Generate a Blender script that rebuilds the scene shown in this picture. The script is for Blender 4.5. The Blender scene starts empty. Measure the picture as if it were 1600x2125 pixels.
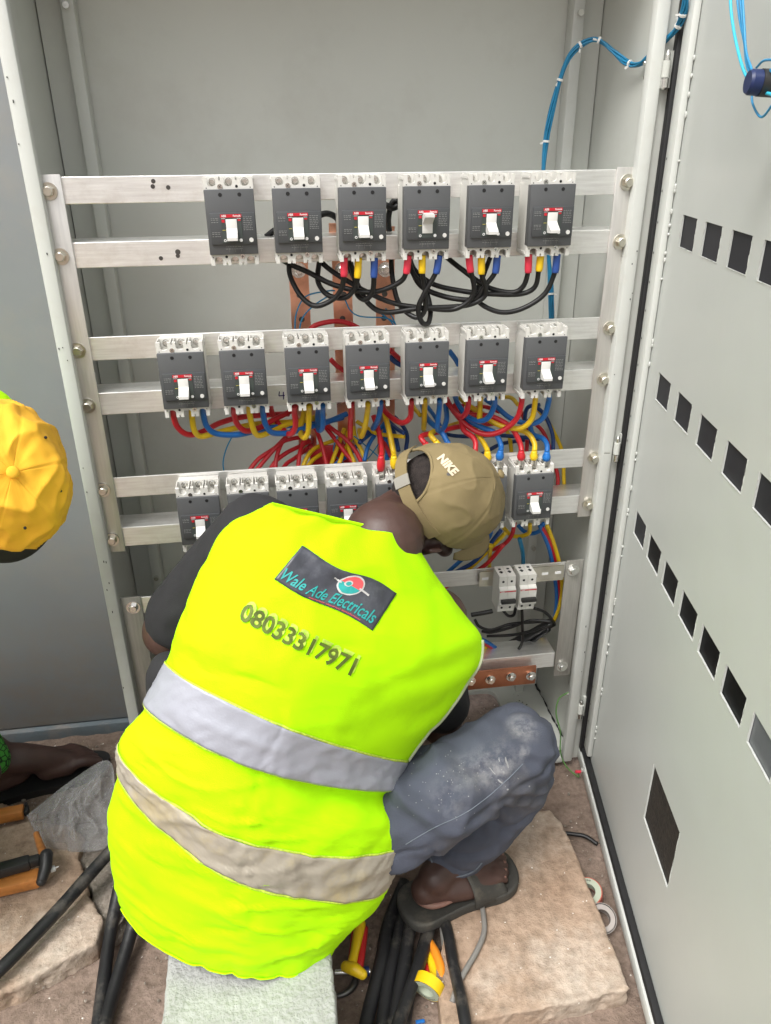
import bpy, bmesh, math, random
from mathutils import Vector, Matrix, noise
from mathutils.bvhtree import BVHTree
R = math.radians
random.seed(7)
scene = bpy.context.scene
COL = scene.collection

# ------------------------------------------------------------------ camera
F_PX = 1610.04
YAW, PITCH, ROLL = 0.1480, 0.4545, -0.0065
CAM = Vector((-0.1532, -1.3790, 0.0412))
def _axes():
    cy, sy, cp, sp = math.cos(YAW), math.sin(YAW), math.cos(PITCH), math.sin(PITCH)
    f = Vector((sy*cp, cy*cp, -sp)); r = Vector((cy, -sy, 0)); u = r.cross(f)
    cr, sr = math.cos(ROLL), math.sin(ROLL)
    return cr*r + sr*u, -sr*r + cr*u, f
AR, AU, AF = _axes()
cd = bpy.data.cameras.new('camera'); cam = bpy.data.objects.new('camera', cd); COL.objects.link(cam)
cd.sensor_fit = 'HORIZONTAL'; cd.sensor_width = 36; cd.lens = F_PX/1600*36
cd.clip_start = 0.02; cd.clip_end = 500
M = Matrix((AR, AU, -AF)).transposed().to_4x4(); M.translation = CAM
cam.matrix_world = M
scene.camera = cam

# ------------------------------------------------------------------ light
SUN_EL, SUN_AZ = R(58), R(226)      # azimuth measured from +Y towards +X
w = bpy.data.worlds.new('World'); scene.world = w; w.use_nodes = True
nt = w.node_tree; nt.nodes.clear()
sky = nt.nodes.new('ShaderNodeTexSky'); sky.sky_type = 'NISHITA'; sky.sun_disc = False
sky.sun_elevation = SUN_EL; sky.sun_rotation = SUN_AZ
sky.air_density = 1.6; sky.dust_density = 6.0; sky.ozone_density = 0.6
hs = nt.nodes.new('ShaderNodeHueSaturation'); hs.inputs['Saturation'].default_value = 0.22
bg = nt.nodes.new('ShaderNodeBackground'); bg.inputs['Strength'].default_value = 0.115
wo = nt.nodes.new('ShaderNodeOutputWorld')
nt.links.new(sky.outputs[0], hs.inputs['Color']); nt.links.new(hs.outputs[0], bg.inputs['Color']); nt.links.new(bg.outputs[0], wo.inputs['Surface'])
sd = bpy.data.lights.new('sun', 'SUN'); sun = bpy.data.objects.new('sun', sd); COL.objects.link(sun)
sd.energy = 1.2; sd.angle = R(22); sd.color = (1.0, 0.985, 0.955)
sdir = Vector((math.sin(SUN_AZ)*math.cos(SUN_EL), math.cos(SUN_AZ)*math.cos(SUN_EL), math.sin(SUN_EL)))
sun.rotation_euler = sdir.to_track_quat('Z', 'Y').to_euler(); sun.location = sdir*30
scene.view_settings.view_transform = 'Standard'; scene.view_settings.look = 'None'
scene.view_settings.gamma = 1; scene.view_settings.use_curve_mapping = False
scene.view_settings.exposure = 0.90
scene.cycles.max_bounces = 8; scene.cycles.transparent_max_bounces = 16

# ------------------------------------------------------------------ sight lines of the photograph -> points in the place
def ray(x, y): return AF*F_PX + AR*(x-800) - AU*(y-1062.5)
def at(x, y, Y):
    d = ray(x, y); return CAM + d*((Y-CAM.y)/d.y)
def atz(x, y, Z):
    d = ray(x, y); return CAM + d*((Z-CAM.z)/d.z)

# ------------------------------------------------------------------ helpers
class MB:
    def __init__(s): s.v = []; s.f = []
    def add(s, vs, fs, M=None):
        o = len(s.v)
        for v in vs:
            v = Vector(v); s.v.append(tuple(M @ v) if M else tuple(v))
        s.f += [tuple(i+o for i in f) for f in fs]; return s
    def box(s, x0, x1, y0, y1, z0, z1, M=None, b=0.0):
        if b <= 0:
            vs = [(x, y, z) for z in (z0, z1) for y in (y0, y1) for x in (x0, x1)]
            fs = [(0,2,3,1),(4,5,7,6),(0,1,5,4),(2,6,7,3),(0,4,6,2),(1,3,7,5)]
            return s.add(vs, fs, M)
        bm = bmesh.new()
        bmesh.ops.create_cube(bm, size=1)
        for v in bm.verts:
            v.co = Vector(((x0+x1)/2+v.co.x*(x1-x0), (y0+y1)/2+v.co.y*(y1-y0), (z0+z1)/2+v.co.z*(z1-z0)))
        bmesh.ops.bevel(bm, geom=bm.edges[:], offset=b, segments=2, affect='EDGES', profile=0.5)
        return s.bm(bm, M)
    def bm(s, bm, M=None):
        bm.verts.index_update()
        s.add([v.co.copy() for v in bm.verts], [[v.index for v in f.verts] for f in bm.faces], M); bm.free(); return s
    def cyl(s, p0, p1, r0, r1=None, n=12, cap=True):
        r1 = r0 if r1 is None else r1
        p0, p1 = Vector(p0), Vector(p1); d = (p1-p0).normalized()
        a = d.orthogonal().normalized(); b = d.cross(a)
        vs = []
        for p, r in ((p0, r0), (p1, r1)):
            for i in range(n):
                t = 2*math.pi*i/n; vs.append(p + (a*math.cos(t)+b*math.sin(t))*r)
        fs = [(i, (i+1) % n, n+(i+1) % n, n+i) for i in range(n)]
        if cap: fs += [tuple(range(n-1, -1, -1)), tuple(range(n, 2*n))]
        return s.add(vs, fs)
    def lathe(s, prof, M=None, n=24):
        vs = []; fs = []
        for r, z in prof:
            for i in range(n):
                t = 2*math.pi*i/n; vs.append((r*math.cos(t), r*math.sin(t), z))
        for k in range(len(prof)-1):
            for i in range(n):
                j = (i+1) % n; fs.append((k*n+i, k*n+j, (k+1)*n+j, (k+1)*n+i))
        return s.add(vs, fs, M)
    def tube(s, pts, rad, n=8, cap=True):
        pts = [Vector(p) for p in pts]; N = len(pts)
        rad = [rad]*N if not hasattr(rad, '__len__') else rad
        vs = []; fs = []; a = None
        for i, p in enumerate(pts):
            d = (pts[min(i+1, N-1)]-pts[max(i-1, 0)])
            d = d.normalized() if d.length > 1e-9 else Vector((0,0,1))
            if a is None: a = d.orthogonal().normalized()
            else:
                a = a - d*a.dot(d); a = a.normalized() if a.length > 1e-6 else d.orthogonal().normalized()
            b = d.cross(a)
            for k in range(n):
                t = 2*math.pi*k/n; vs.append(p+(a*math.cos(t)+b*math.sin(t))*rad[i])
        for i in range(N-1):
            for k in range(n):
                j = (k+1) % n; fs.append((i*n+k, i*n+j, (i+1)*n+j, (i+1)*n+k))
        if cap: fs += [tuple(range(n-1, -1, -1)), tuple(range((N-1)*n, N*n))]
        return s.add(vs, fs)
    def prism(s, poly, y0, y1, M=None):       # polygon in x,z pushed along y
        n = len(poly)
        vs = [(x, y0, z) for x, z in poly]+[(x, y1, z) for x, z in poly]
        fs = [tuple(range(n)), tuple(range(2*n-1, n-1, -1))]
        fs += [(i, n+i, n+(i+1) % n, (i+1) % n) for i in range(n)]
        return s.add(vs, fs, M)
    def ball(s, c, r, M=None, n=16, m=10):
        r = (r, r, r) if not hasattr(r, '__len__') else r
        vs = [(c[0], c[1], c[2]+r[2])]; fs = []
        for k in range(1, m):
            ph = math.pi*k/m
            for i in range(n):
                t = 2*math.pi*i/n
                vs.append((c[0]+r[0]*math.sin(ph)*math.cos(t), c[1]+r[1]*math.sin(ph)*math.sin(t), c[2]+r[2]*math.cos(ph)))
        vs.append((c[0], c[1], c[2]-r[2])); L = len(vs)-1
        fs += [(0, 1+i, 1+(i+1) % n) for i in range(n)]
        for k in range(m-2):
            for i in range(n):
                j = (i+1) % n; fs.append((1+k*n+i, 1+(k+1)*n+i, 1+(k+1)*n+j, 1+k*n+j))
        fs += [(L, 1+(m-2)*n+(i+1) % n, 1+(m-2)*n+i) for i in range(n)]
        return s.add(vs, fs, M)
    def chain(s, pts, rad, n=14):             # tapered limb with round ends
        pts = [Vector(p) for p in pts]
        P = catmull(pts, 6); Rr = lerp_list(rad, len(P))
        s.tube(P, Rr, n)
        s.ball(P[0], Rr[0]*1.0); s.ball(P[-1], Rr[-1]*1.0); return s
    def mesh(s, name, smooth=False):
        me = bpy.data.meshes.new(name); me.from_pydata(s.v, [], s.f); me.validate(); me.update()
        b = bmesh.new(); b.from_mesh(me); bmesh.ops.recalc_face_normals(b, faces=b.faces[:]); b.to_mesh(me); b.free()
        if smooth: me.polygons.foreach_set('use_smooth', [True]*len(me.polygons)); me.update()
        return me
    def build(s, name, mat, parent=None, smooth=False, auto=None):
        me = s.mesh(name, smooth or auto is not None)
        return obj(name, me, mat, parent, auto)

def obj(name, me, mat, parent=None, auto=None):
    o = bpy.data.objects.new(name, me); COL.objects.link(o)
    if mat is not None: me.materials.append(mat)
    if parent: o.parent = parent
    if auto is not None:
        me.polygons.foreach_set('use_smooth', [True]*len(me.polygons))
        try: me.set_sharp_from_angle(angle=R(auto))
        except Exception: pass
    return o
def tag(o, label=None, cat=None, group=None, kind=None):
    if label: o['label'] = label
    if cat: o['category'] = cat
    if group: o['group'] = group
    if kind: o['kind'] = kind
    return o
def empty(name, loc=(0,0,0), label=None, cat=None, group=None):
    o = bpy.data.objects.new(name, None); COL.objects.link(o); o.location = loc; o.empty_display_size = .05
    return tag(o, label, cat, group)
def kids(o): return [c for c in bpy.data.objects if c.parent == o]
def copy_tree(o, table, parent=None):
    c = o.copy(); COL.objects.link(c)
    if parent: c.parent = parent
    for ch in table.get(o, []): copy_tree(ch, table, c)
    return c
def catmull(P, k=8):
    P = [Vector(p) for p in P]
    if len(P) < 3: return [P[0].lerp(P[-1], i/k) for i in range(k+1)]
    out = []
    for i in range(len(P)-1):
        p0 = P[i-1] if i else P[0]*2-P[1]; p1, p2 = P[i], P[i+1]; p3 = P[i+2] if i+2 < len(P) else P[-1]*2-P[-2]
        for j in range(k):
            t = j/k
            out.append(0.5*((2*p1)+(p2-p0)*t+(2*p0-5*p1+4*p2-p3)*t*t+(3*p1-p0-3*p2+p3)*t**3))
    out.append(P[-1].copy()); return out
def lerp_list(a, n):
    out = []
    for i in range(n):
        t = i/(n-1)*(len(a)-1); k = min(int(t), len(a)-2); out.append(a[k]+(a[k+1]-a[k])*(t-k))
    return out
def remeshed(mb, name, mat, parent, voxel, smooth=4, disp=None):
    me = mb.mesh(name+'_raw'); t = bpy.data.objects.new('tmp', me); COL.objects.link(t)
    m = t.modifiers.new('r', 'REMESH'); m.mode = 'VOXEL'; m.voxel_size = voxel
    if smooth:
        k = t.modifiers.new('s', 'SMOOTH'); k.iterations = smooth; k.factor = .5
    dg = bpy.context.evaluated_depsgraph_get(); dg.update()
    nm = bpy.data.meshes.new_from_object(t.evaluated_get(dg)); nm.name = name
    bpy.data.objects.remove(t); bpy.data.meshes.remove(me)
    if disp:
        nm.update()
        ns = [v.normal.copy() for v in nm.vertices]
        for v, n_ in zip(nm.vertices, ns): v.co = v.co + disp(v.co, n_)
    nm.materials.clear()
    nm.polygons.foreach_set('use_smooth', [True]*len(nm.polygons)); nm.update()
    return obj(name, nm, mat, parent)
_tc = {}
def text_mesh(txt, shear=0.0, bold=0.0):
    key = (txt, shear, bold)
    if key not in _tc:
        cu = bpy.data.curves.new('t', 'FONT'); cu.body = txt; cu.size = 1; cu.resolution_u = 3; cu.shear = shear; cu.offset = bold
        cu.align_x = 'LEFT'
        t = bpy.data.objects.new('t', cu); COL.objects.link(t)
        dg = bpy.context.evaluated_depsgraph_get(); dg.update()
        me = bpy.data.meshes.new_from_object(t.evaluated_get(dg))
        vs = [v.co.copy() for v in me.vertices]; fs = [tuple(p.vertices) for p in me.polygons]
        bpy.data.objects.remove(t); bpy.data.meshes.remove(me)
        x0 = min(v.x for v in vs); x1 = max(v.x for v in vs); y0 = min(v.y for v in vs); y1 = max(v.y for v in vs)
        _tc[key] = ([((v.x-x0)/(x1-x0), (v.y-y0)/(y1-y0)) for v in vs], fs)
    return _tc[key]

# ------------------------------------------------------------------ materials
def mat(name, col, rough=.5, metal=0.0, var=.08, scale=8.0, bump=0.0, bscale=200.0, spec=None, stretch=(1,1,1), dirt=None, dirt_amt=.0, dscale=5.0, coat=0.0, sheen=0.0, rvar=0.0):
    m = bpy.data.materials.new(name); m.use_nodes = True; n = m.node_tree; L = n.links.new
    b = n.nodes['Principled BSDF']
    tc = n.nodes.new('ShaderNodeTexCoord'); mp = n.nodes.new('ShaderNodeMapping'); mp.inputs['Scale'].default_value = stretch
    L(tc.outputs['Object'], mp.inputs['Vector'])
    nz = n.nodes.new('ShaderNodeTexNoise'); nz.inputs['Scale'].default_value = scale; nz.inputs['Detail'].default_value = 6
    L(mp.outputs[0], nz.inputs['Vector'])
    rp = n.nodes.new('ShaderNodeValToRGB')
    c = Vector(col)
    rp.color_ramp.elements[0].position = .3; rp.color_ramp.elements[1].position = .7
    rp.color_ramp.elements[0].color = (*(c*(1-var)), 1); rp.color_ramp.elements[1].color = (*[min(1, x) for x in c*(1+var)], 1)
    L(nz.outputs['Fac'], rp.inputs['Fac']); out = rp.outputs['Color']
    if dirt is not None:
        n2 = n.nodes.new('ShaderNodeTexNoise'); n2.inputs['Scale'].default_value = dscale; n2.inputs['Detail'].default_value = 8; n2.inputs['Roughness'].default_value = .7
        L(tc.outputs['Object'], n2.inputs['Vector'])
        r2 = n.nodes.new('ShaderNodeMapRange'); r2.inputs[1].default_value = .5; r2.inputs[2].default_value = .72; r2.inputs[4].default_value = dirt_amt
        L(n2.outputs['Fac'], r2.inputs[0])
        mx = n.nodes.new('ShaderNodeMix'); mx.data_type = 'RGBA'; mx.inputs['B'].default_value = (*dirt, 1)
        L(r2.outputs[0], mx.inputs['Factor']); L(out, mx.inputs['A']); out = mx.outputs['Result']
    L(out, b.inputs['Base Color'])
    b.inputs['Roughness'].default_value = rough; b.inputs['Metallic'].default_value = metal
    if rvar:
        mr = n.nodes.new('ShaderNodeMapRange'); mr.inputs[3].default_value = rough-rvar; mr.inputs[4].default_value = rough+rvar
        L(nz.outputs['Fac'], mr.inputs[0]); L(mr.outputs[0], b.inputs['Roughness'])
    if spec is not None: b.inputs['Specular IOR Level'].default_value = spec
    if coat: b.inputs['Coat Weight'].default_value = coat
    if sheen: b.inputs['Sheen Weight'].default_value = sheen
    if bump:
        n3 = n.nodes.new('ShaderNodeTexNoise'); n3.inputs['Scale'].default_value = bscale; n3.inputs['Detail'].default_value = 5
        L(mp.outputs[0], n3.inputs['Vector'])
        bp = n.nodes.new('ShaderNodeBump'); bp.inputs['Strength'].default_value = bump; bp.inputs['Distance'].default_value = .01
        L(n3.outputs['Fac'], bp.inputs['Height']); L(bp.outputs[0], b.inputs['Normal'])
    return m
MT = {}
MT['paint'] = mat('grey_paint', (.56,.575,.535), .42, var=.03, scale=3, bump=.03, bscale=400, dirt=(.40,.39,.35), dirt_amt=.35, dscale=4)
MT['paint_light'] = mat('light_grey_paint', (.55,.565,.535), .38, var=.03, scale=6, bump=.03, bscale=400, dirt=(.45,.42,.36), dirt_amt=.3, dscale=14)
MT['paint_door'] = mat('door_paint', (.52,.54,.515), .33, var=.03, scale=3, bump=.30, bscale=4, dirt=(.47,.46,.42), dirt_amt=.25, dscale=3)
MT['paint_blue'] = mat('blue_grey_paint', (.250,.262,.275), .5, var=.06, scale=4, bump=.25, bscale=5, dirt=(.33,.29,.25), dirt_amt=.45, dscale=5)
_m = MT['paint_blue'].node_tree; _b = _m.nodes['Principled BSDF']; _s = _b.inputs['Base Color'].links[0].from_socket
_cd = _m.nodes.new('ShaderNodeTexCoord'); _sx = _m.nodes.new('ShaderNodeSeparateXYZ'); _m.links.new(_cd.outputs['Object'], _sx.inputs[0])
_r1 = _m.nodes.new('ShaderNodeMapRange'); _r1.inputs[1].default_value = .55; _r1.inputs[2].default_value = .05; _m.links.new(_sx.outputs['Z'], _r1.inputs[0])
_n = _m.nodes.new('ShaderNodeTexNoise'); _n.inputs['Scale'].default_value = 11; _n.inputs['Detail'].default_value = 9; _n.inputs['Roughness'].default_value = .75; _m.links.new(_cd.outputs['Object'], _n.inputs['Vector'])
_r2 = _m.nodes.new('ShaderNodeMapRange'); _r2.inputs[1].default_value = .40; _r2.inputs[2].default_value = .70; _r2.inputs[4].default_value = .75; _m.links.new(_n.outputs['Fac'], _r2.inputs[0])
_x = _m.nodes.new('ShaderNodeMath'); _x.operation = 'MULTIPLY'; _m.links.new(_r1.outputs[0], _x.inputs[0]); _m.links.new(_r2.outputs[0], _x.inputs[1])
_q = _m.nodes.new('ShaderNodeMix'); _q.data_type = 'RGBA'; _q.inputs['B'].default_value = (.30,.235,.18,1); _m.links.new(_x.outputs[0], _q.inputs['Factor']); _m.links.new(_s, _q.inputs['A']); _m.links.new(_q.outputs['Result'], _b.inputs['Base Color'])
MT['plinth'] = mat('dusty_slate_paint', (.13,.16,.18), .6, var=.1, scale=12, bump=.1, bscale=200, dirt=(.30,.24,.19), dirt_amt=.6, dscale=9)
MT['alu'] = mat('brushed_aluminium', (.93,.92,.90), .33, .8, var=.09, scale=16, bump=.10, bscale=160, stretch=(1,8,14), rvar=.1, dirt=(.70,.67,.63), dirt_amt=.5, dscale=22)
MT['alu_up'] = mat('dull_aluminium', (.72,.70,.67), .42, .85, var=.06, scale=20, bump=.08, bscale=160, stretch=(14,8,1), rvar=.08)
MT['alu_shaded'] = mat('shaded_aluminium', (.42,.41,.38), .5, .7, var=.1, scale=20, bump=.08, bscale=160, stretch=(14,8,1))  # darker aluminium: shade on the lower uprights is painted into the colour
MT['steel'] = mat('bright_zinc', (.80,.79,.76), .24, 1, var=.08, scale=60)
MT['zinc_yellow'] = mat('yellow_zinc', (.66,.63,.55), .3, 1, var=.12, scale=40)
MT['brk_light'] = mat('light_moulding', (.66,.65,.61), .48, var=.03, scale=20, bump=.03, bscale=500)
MT['brk_dark'] = mat('dark_moulding', (.085,.088,.092), .5, var=.05, scale=20, bump=.06, bscale=900)
MT['brk_panel'] = mat('dark_panel', (.062,.066,.070), .42, var=.05, scale=20)
MT['brk_plate'] = mat('green_grey_plate', (.05,.062,.058), .4, var=.05)
MT['black'] = mat('black_void', (.008,.008,.009), .6, var=.1)
MT['white'] = mat('white_plastic', (.66,.655,.63), .35, var=.02)
MT['red_label'] = mat('red_print', (.52,.015,.03), .4, var=.03)
MT['print'] = mat('pale_print', (.22,.225,.22), .5, var=.05)
MT['whiteprint'] = mat('white_print', (.8,.8,.8), .5, var=.02)
MT['yellowprint'] = mat('yellow_print', (.65,.55,.1), .5, var=.02)
MT['wire_red'] = mat('red_wire', (.56,.018,.028), .38, var=.1, scale=30)
MT['wire_yellow'] = mat('yellow_wire', (.78,.52,.012), .38, var=.1, scale=30)
MT['wire_blue'] = mat('blue_wire', (.012,.14,.46), .38, var=.1, scale=30)
MT['wire_dblue'] = mat('dark_blue_wire', (.01,.05,.20), .42, var=.1, scale=30)
MT['wire_black'] = mat('black_wire', (.006,.006,.0065), .45, var=.15, scale=30)
MT['wire_thin'] = mat('light_blue_wire', (.03,.26,.50), .4, var=.1, scale=30)
MT['wire_cyan'] = mat('cyan_wire', (.05,.48,.66), .4, var=.06, scale=30)
MT['wire_bundle'] = mat('teal_wire', (.012,.19,.36), .42, var=.15, scale=40)
MT['wire_green'] = mat('earth_wire', (.10,.24,.06), .4, var=.5, scale=25)
MT['sl_red'] = mat('red_sleeve', (.68,.035,.07), .45, var=.05)
MT['sl_yellow'] = mat('yellow_sleeve', (.86,.56,.01), .45, var=.05)
MT['sl_blue'] = mat('blue_sleeve', (.03,.09,.36), .45, var=.05)
MT['tie'] = mat('white_tie', (.75,.75,.72), .5, var=.03)
MT['copper'] = mat('copper', (.86,.43,.29), .30, .95, var=.22, scale=12, bump=.06, bscale=90, rvar=.12, dirt=(.30,.13,.08), dirt_amt=.6, dscale=10)
MT['copper_flat'] = mat('dull_copper', (.50,.20,.11), .42, .8, var=.15, scale=10, dirt=(.2,.08,.05), dirt_amt=.5, dscale=8)
MT['gasket'] = mat('black_rubber', (.012,.012,.013), .7, var=.2, scale=60)
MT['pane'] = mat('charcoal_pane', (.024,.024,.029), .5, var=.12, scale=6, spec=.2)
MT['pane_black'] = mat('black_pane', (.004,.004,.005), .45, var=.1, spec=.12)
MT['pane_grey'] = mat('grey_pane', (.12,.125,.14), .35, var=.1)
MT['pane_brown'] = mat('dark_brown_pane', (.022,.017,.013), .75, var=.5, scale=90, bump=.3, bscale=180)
MT['skin'] = mat('dark_skin', (.066,.034,.027), .48, var=.16, scale=25, bump=.06, bscale=260)
MT['sole_skin'] = mat('pale_heel_skin', (.20,.105,.08), .6, var=.12, scale=30, bump=.08, bscale=200)
MT['tshirt'] = mat('charcoal_jersey', (.019,.019,.021), .9, var=.12, scale=20, bump=.15, bscale=700)
MT['cap_khaki'] = mat('khaki_cotton', (.215,.165,.078), .85, var=.07, scale=14, bump=.12, bscale=900, dirt=(.155,.115,.055), dirt_amt=.5, dscale=9)
MT['cap_yellow'] = mat('yellow_cotton', (.86,.455,.028), .85, var=.06, scale=10, bump=.12, bscale=900, dirt=(.80,.38,.015), dirt_amt=.5, dscale=9)
MT['sandal'] = mat('dusty_rubber', (.050,.048,.042), .78, var=.2, scale=14, bump=.15, bscale=200, dirt=(.22,.19,.14), dirt_amt=.5, dscale=12)
MT['jeans'] = mat('dusty_denim', (.066,.074,.102), .9, var=.28, scale=6, bump=.3, bscale=600, dirt=(.120,.114,.120), dirt_amt=.9, dscale=5)
MT['jeans_seam'] = mat('pale_seam', (.14,.16,.19), .85, var=.1)
MT['smear'] = mat('white_plaster_smear', (.25,.25,.255), .7, var=.2, scale=60)
MT['patch'] = mat('slate_print', (.055,.058,.072), .38, var=.35, scale=14, bump=.05, bscale=60, dirt=(.16,.17,.19), dirt_amt=.5, dscale=22)
MT['slider'] = mat('grey_buckle', (.27,.255,.22), .4, var=.05)
MT['teal'] = mat('teal_print', (.03,.36,.34), .5, var=.08)
MT['coral'] = mat('coral_print', (.75,.10,.11), .5, var=.08)
MT['palegrey'] = mat('pale_grey_print', (.55,.55,.54), .5, var=.08)
MT['olive'] = mat('worn_dark_print', (.10,.14,.012), .7, var=.35, scale=60)
MT['ghost'] = mat('glue_residue', (.44,.62,.07), .7, var=.3, scale=70)
MT['cable'] = mat('dusty_black_cable', (.011,.011,.012), .5, var=.3, scale=14, bump=.1, bscale=90, dirt=(.17,.15,.125), dirt_amt=.75, dscale=11)
MT['cable_grey'] = mat('grey_cable', (.20,.19,.175), .6, var=.15, scale=20)
MT['block'] = mat('grey_block', (.36,.365,.35), .95, var=.10, scale=24, bump=.6, bscale=120, dirt=(.25,.25,.23), dirt_amt=.5, dscale=40)
MT['orange'] = mat('orange_plastic', (.80,.26,.02), .4, var=.06)
MT['yellow_pl'] = mat('yellow_plastic', (.80,.53,.01), .35, var=.06)
MT['red_pl'] = mat('red_plastic', (.50,.02,.02), .4, var=.06)
MT['hair'] = mat('cropped_hair', (.022,.016,.014), .95, var=.4, scale=90, bump=.4, bscale=500)
MT['black_pl'] = mat('black_plastic', (.02,.02,.02), .45, var=.15)
MT['dark_metal'] = mat('dark_steel', (.12,.115,.11), .38, .8, var=.2, scale=20)
MT['tape_side'] = mat('pale_green_core', (.36,.40,.31), .55, var=.05)
MT['tape_clear'] = mat('cloudy_tape', (.30,.27,.25), .25, var=.15)
MT['tape_red'] = mat('red_tape', (.42,.10,.07), .35, var=.1)
MT['wood'] = mat('orange_varnish', (.55,.21,.05), .42, var=.22, scale=10, stretch=(1,6,6), dirt=(.16,.06,.02), dirt_amt=.6, dscale=14)
MT['blue_pl'] = mat('navy_plastic', (.010,.022,.09), .4, var=.06)
MT['green_cloth'] = mat('green_print_cloth', (.05,.24,.03), .9, var=.4, scale=40)
MT['cream'] = mat('cream_hem', (.62,.52,.38), .9, var=.1)
MT['ink'] = mat('violet_ink', (.03,.015,.12), .6, var=.1)

def ground_mat(name, c1, c2, c3, bump=.5, speck=True, sc=6):
    m = bpy.data.materials.new(name); m.use_nodes = True; n = m.node_tree; L = n.links.new; b = n.nodes['Principled BSDF']
    tc = n.nodes.new('ShaderNodeTexCoord')
    a = n.nodes.new('ShaderNodeTexNoise'); a.inputs['Scale'].default_value = sc; a.inputs['Detail'].default_value = 9; a.inputs['Roughness'].default_value = .65
    d = n.nodes.new('ShaderNodeTexNoise'); d.inputs['Scale'].default_value = sc*11; d.inputs['Detail'].default_value = 6; d.inputs['Roughness'].default_value = .7
    v = n.nodes.new('ShaderNodeTexVoronoi'); v.inputs['Scale'].default_value = 420; v.inputs['Randomness'].default_value = 1
    for t in (a, d, v): L(tc.outputs['Object'], t.inputs['Vector'])
    r = n.nodes.new('ShaderNodeValToRGB'); e = r.color_ramp.elements
    e[0].position = .32; e[0].color = (*c1, 1); e[1].position = .68; e[1].color = (*c3, 1); x = e.new(.5); x.color = (*c2, 1)
    L(a.outputs['Fac'], r.inputs['Fac'])
    r2 = n.nodes.new('ShaderNodeValToRGB'); r2.color_ramp.elements[0].color = (.42,.40,.37,1); r2.color_ramp.elements[1].color = (1,1,1,1)
    r2.color_ramp.elements[0].position = .3; r2.color_ramp.elements[1].position = .6
    L(d.outputs['Fac'], r2.inputs['Fac'])
    mx = n.nodes.new('ShaderNodeMix'); mx.data_type = 'RGBA'; mx.blend_type = 'MULTIPLY'; mx.inputs['Factor'].default_value = .75
    L(r.outputs[0], mx.inputs['A']); L(r2.outputs[0], mx.inputs['B']); out = mx.outputs['Result']
    if speck:
        lt = n.nodes.new('ShaderNodeMath'); lt.operation = 'GREATER_THAN'; lt.inputs[1].default_value = .955
        L(v.outputs['Color'], lt.inputs[0])
        m2 = n.nodes.new('ShaderNodeMix'); m2.data_type = 'RGBA'; m2.inputs['B'].default_value = (.72,.68,.62,1)
        L(lt.outputs[0], m2.inputs['Factor']); L(out, m2.inputs['A']); out = m2.outputs['Result']
    L(out, b.inputs['Base Color']); b.inputs['Roughness'].default_value = .92; b.inputs['Specular IOR Level'].default_value = .3
    bp = n.nodes.new('ShaderNodeBump'); bp.inputs['Strength'].default_value = min(1, bump*1.5); bp.inputs['Distance'].default_value = .010
    L(d.outputs['Fac'], bp.inputs['Height']); L(bp.outputs[0], b.inputs['Normal'])
    return m
MT['ground'] = ground_mat('sandy_soil', (.20,.145,.115), (.26,.195,.155), (.33,.25,.205))
MT['slab'] = ground_mat('tan_cement', (.36,.245,.17), (.44,.325,.24), (.58,.50,.42), .5, sc=3.5)
MT['slab_raw'] = ground_mat('crumbled_cement', (.30,.27,.23), (.38,.33,.28), (.45,.39,.33), .9, sc=9)

def vest_mat():
    m = mat('fluorescent_knit', (.47,.93,.002), .8, var=.03, scale=9, bump=.2, bscale=700, spec=.15, dirt=(.37,.76,.002), dirt_amt=.7, dscale=6)
    return m
MT['vest'] = vest_mat()
MT['band'] = mat('silver_reflective_tape', (.35,.36,.41), .42, .1, var=.05, scale=22, bump=.06, bscale=300)
MT['band_dirty'] = mat('yellowed_reflective_tape', (.38,.345,.28), .45, .1, var=.06, scale=16, bump=.1, bscale=80, dirt=(.46,.38,.19), dirt_amt=1.0, dscale=6)
MT['edging'] = mat('sewn_lime_edging', (.50,.66,.06), .8, var=.25, scale=220)
MT['binding'] = mat('grey_binding', (.42,.44,.30), .8, var=.1)
def bag_mat():
    m = bpy.data.materials.new('clear_film'); m.use_nodes = True; n = m.node_tree; L = n.links.new; n.nodes.clear()
    o = n.nodes.new('ShaderNodeOutputMaterial'); t = n.nodes.new('ShaderNodeBsdfTransparent'); t.inputs[0].default_value = (.93,.93,.93,1)
    p = n.nodes.new('ShaderNodeBsdfPrincipled'); p.inputs['Base Color'].default_value = (.60,.60,.61,1); p.inputs['Roughness'].default_value = .10
    lw = n.nodes.new('ShaderNodeLayerWeight'); lw.inputs['Blend'].default_value = .35
    nz = n.nodes.new('ShaderNodeTexNoise'); nz.inputs['Scale'].default_value = 30
    tc = n.nodes.new('ShaderNodeTexCoord'); L(tc.outputs['Object'], nz.inputs['Vector'])
    bp = n.nodes.new('ShaderNodeBump'); bp.inputs['Strength'].default_value = .9; bp.inputs['Distance'].default_value = .012
    L(nz.outputs['Fac'], bp.inputs['Height']); L(bp.outputs[0], p.inputs['Normal'])
    mr = n.nodes.new('ShaderNodeMapRange'); mr.inputs[3].default_value = .10; mr.inputs[4].default_value = .70
    L(lw.outputs['Facing'], mr.inputs[0])
    mx = n.nodes.new('ShaderNodeMixShader'); L(mr.outputs[0], mx.inputs[0]); L(t.outputs[0], mx.inputs[1]); L(p.outputs[0], mx.inputs[2]); L(mx.outputs[0], o.inputs[0])
    return m
MT['film'] = bag_mat()

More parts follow.
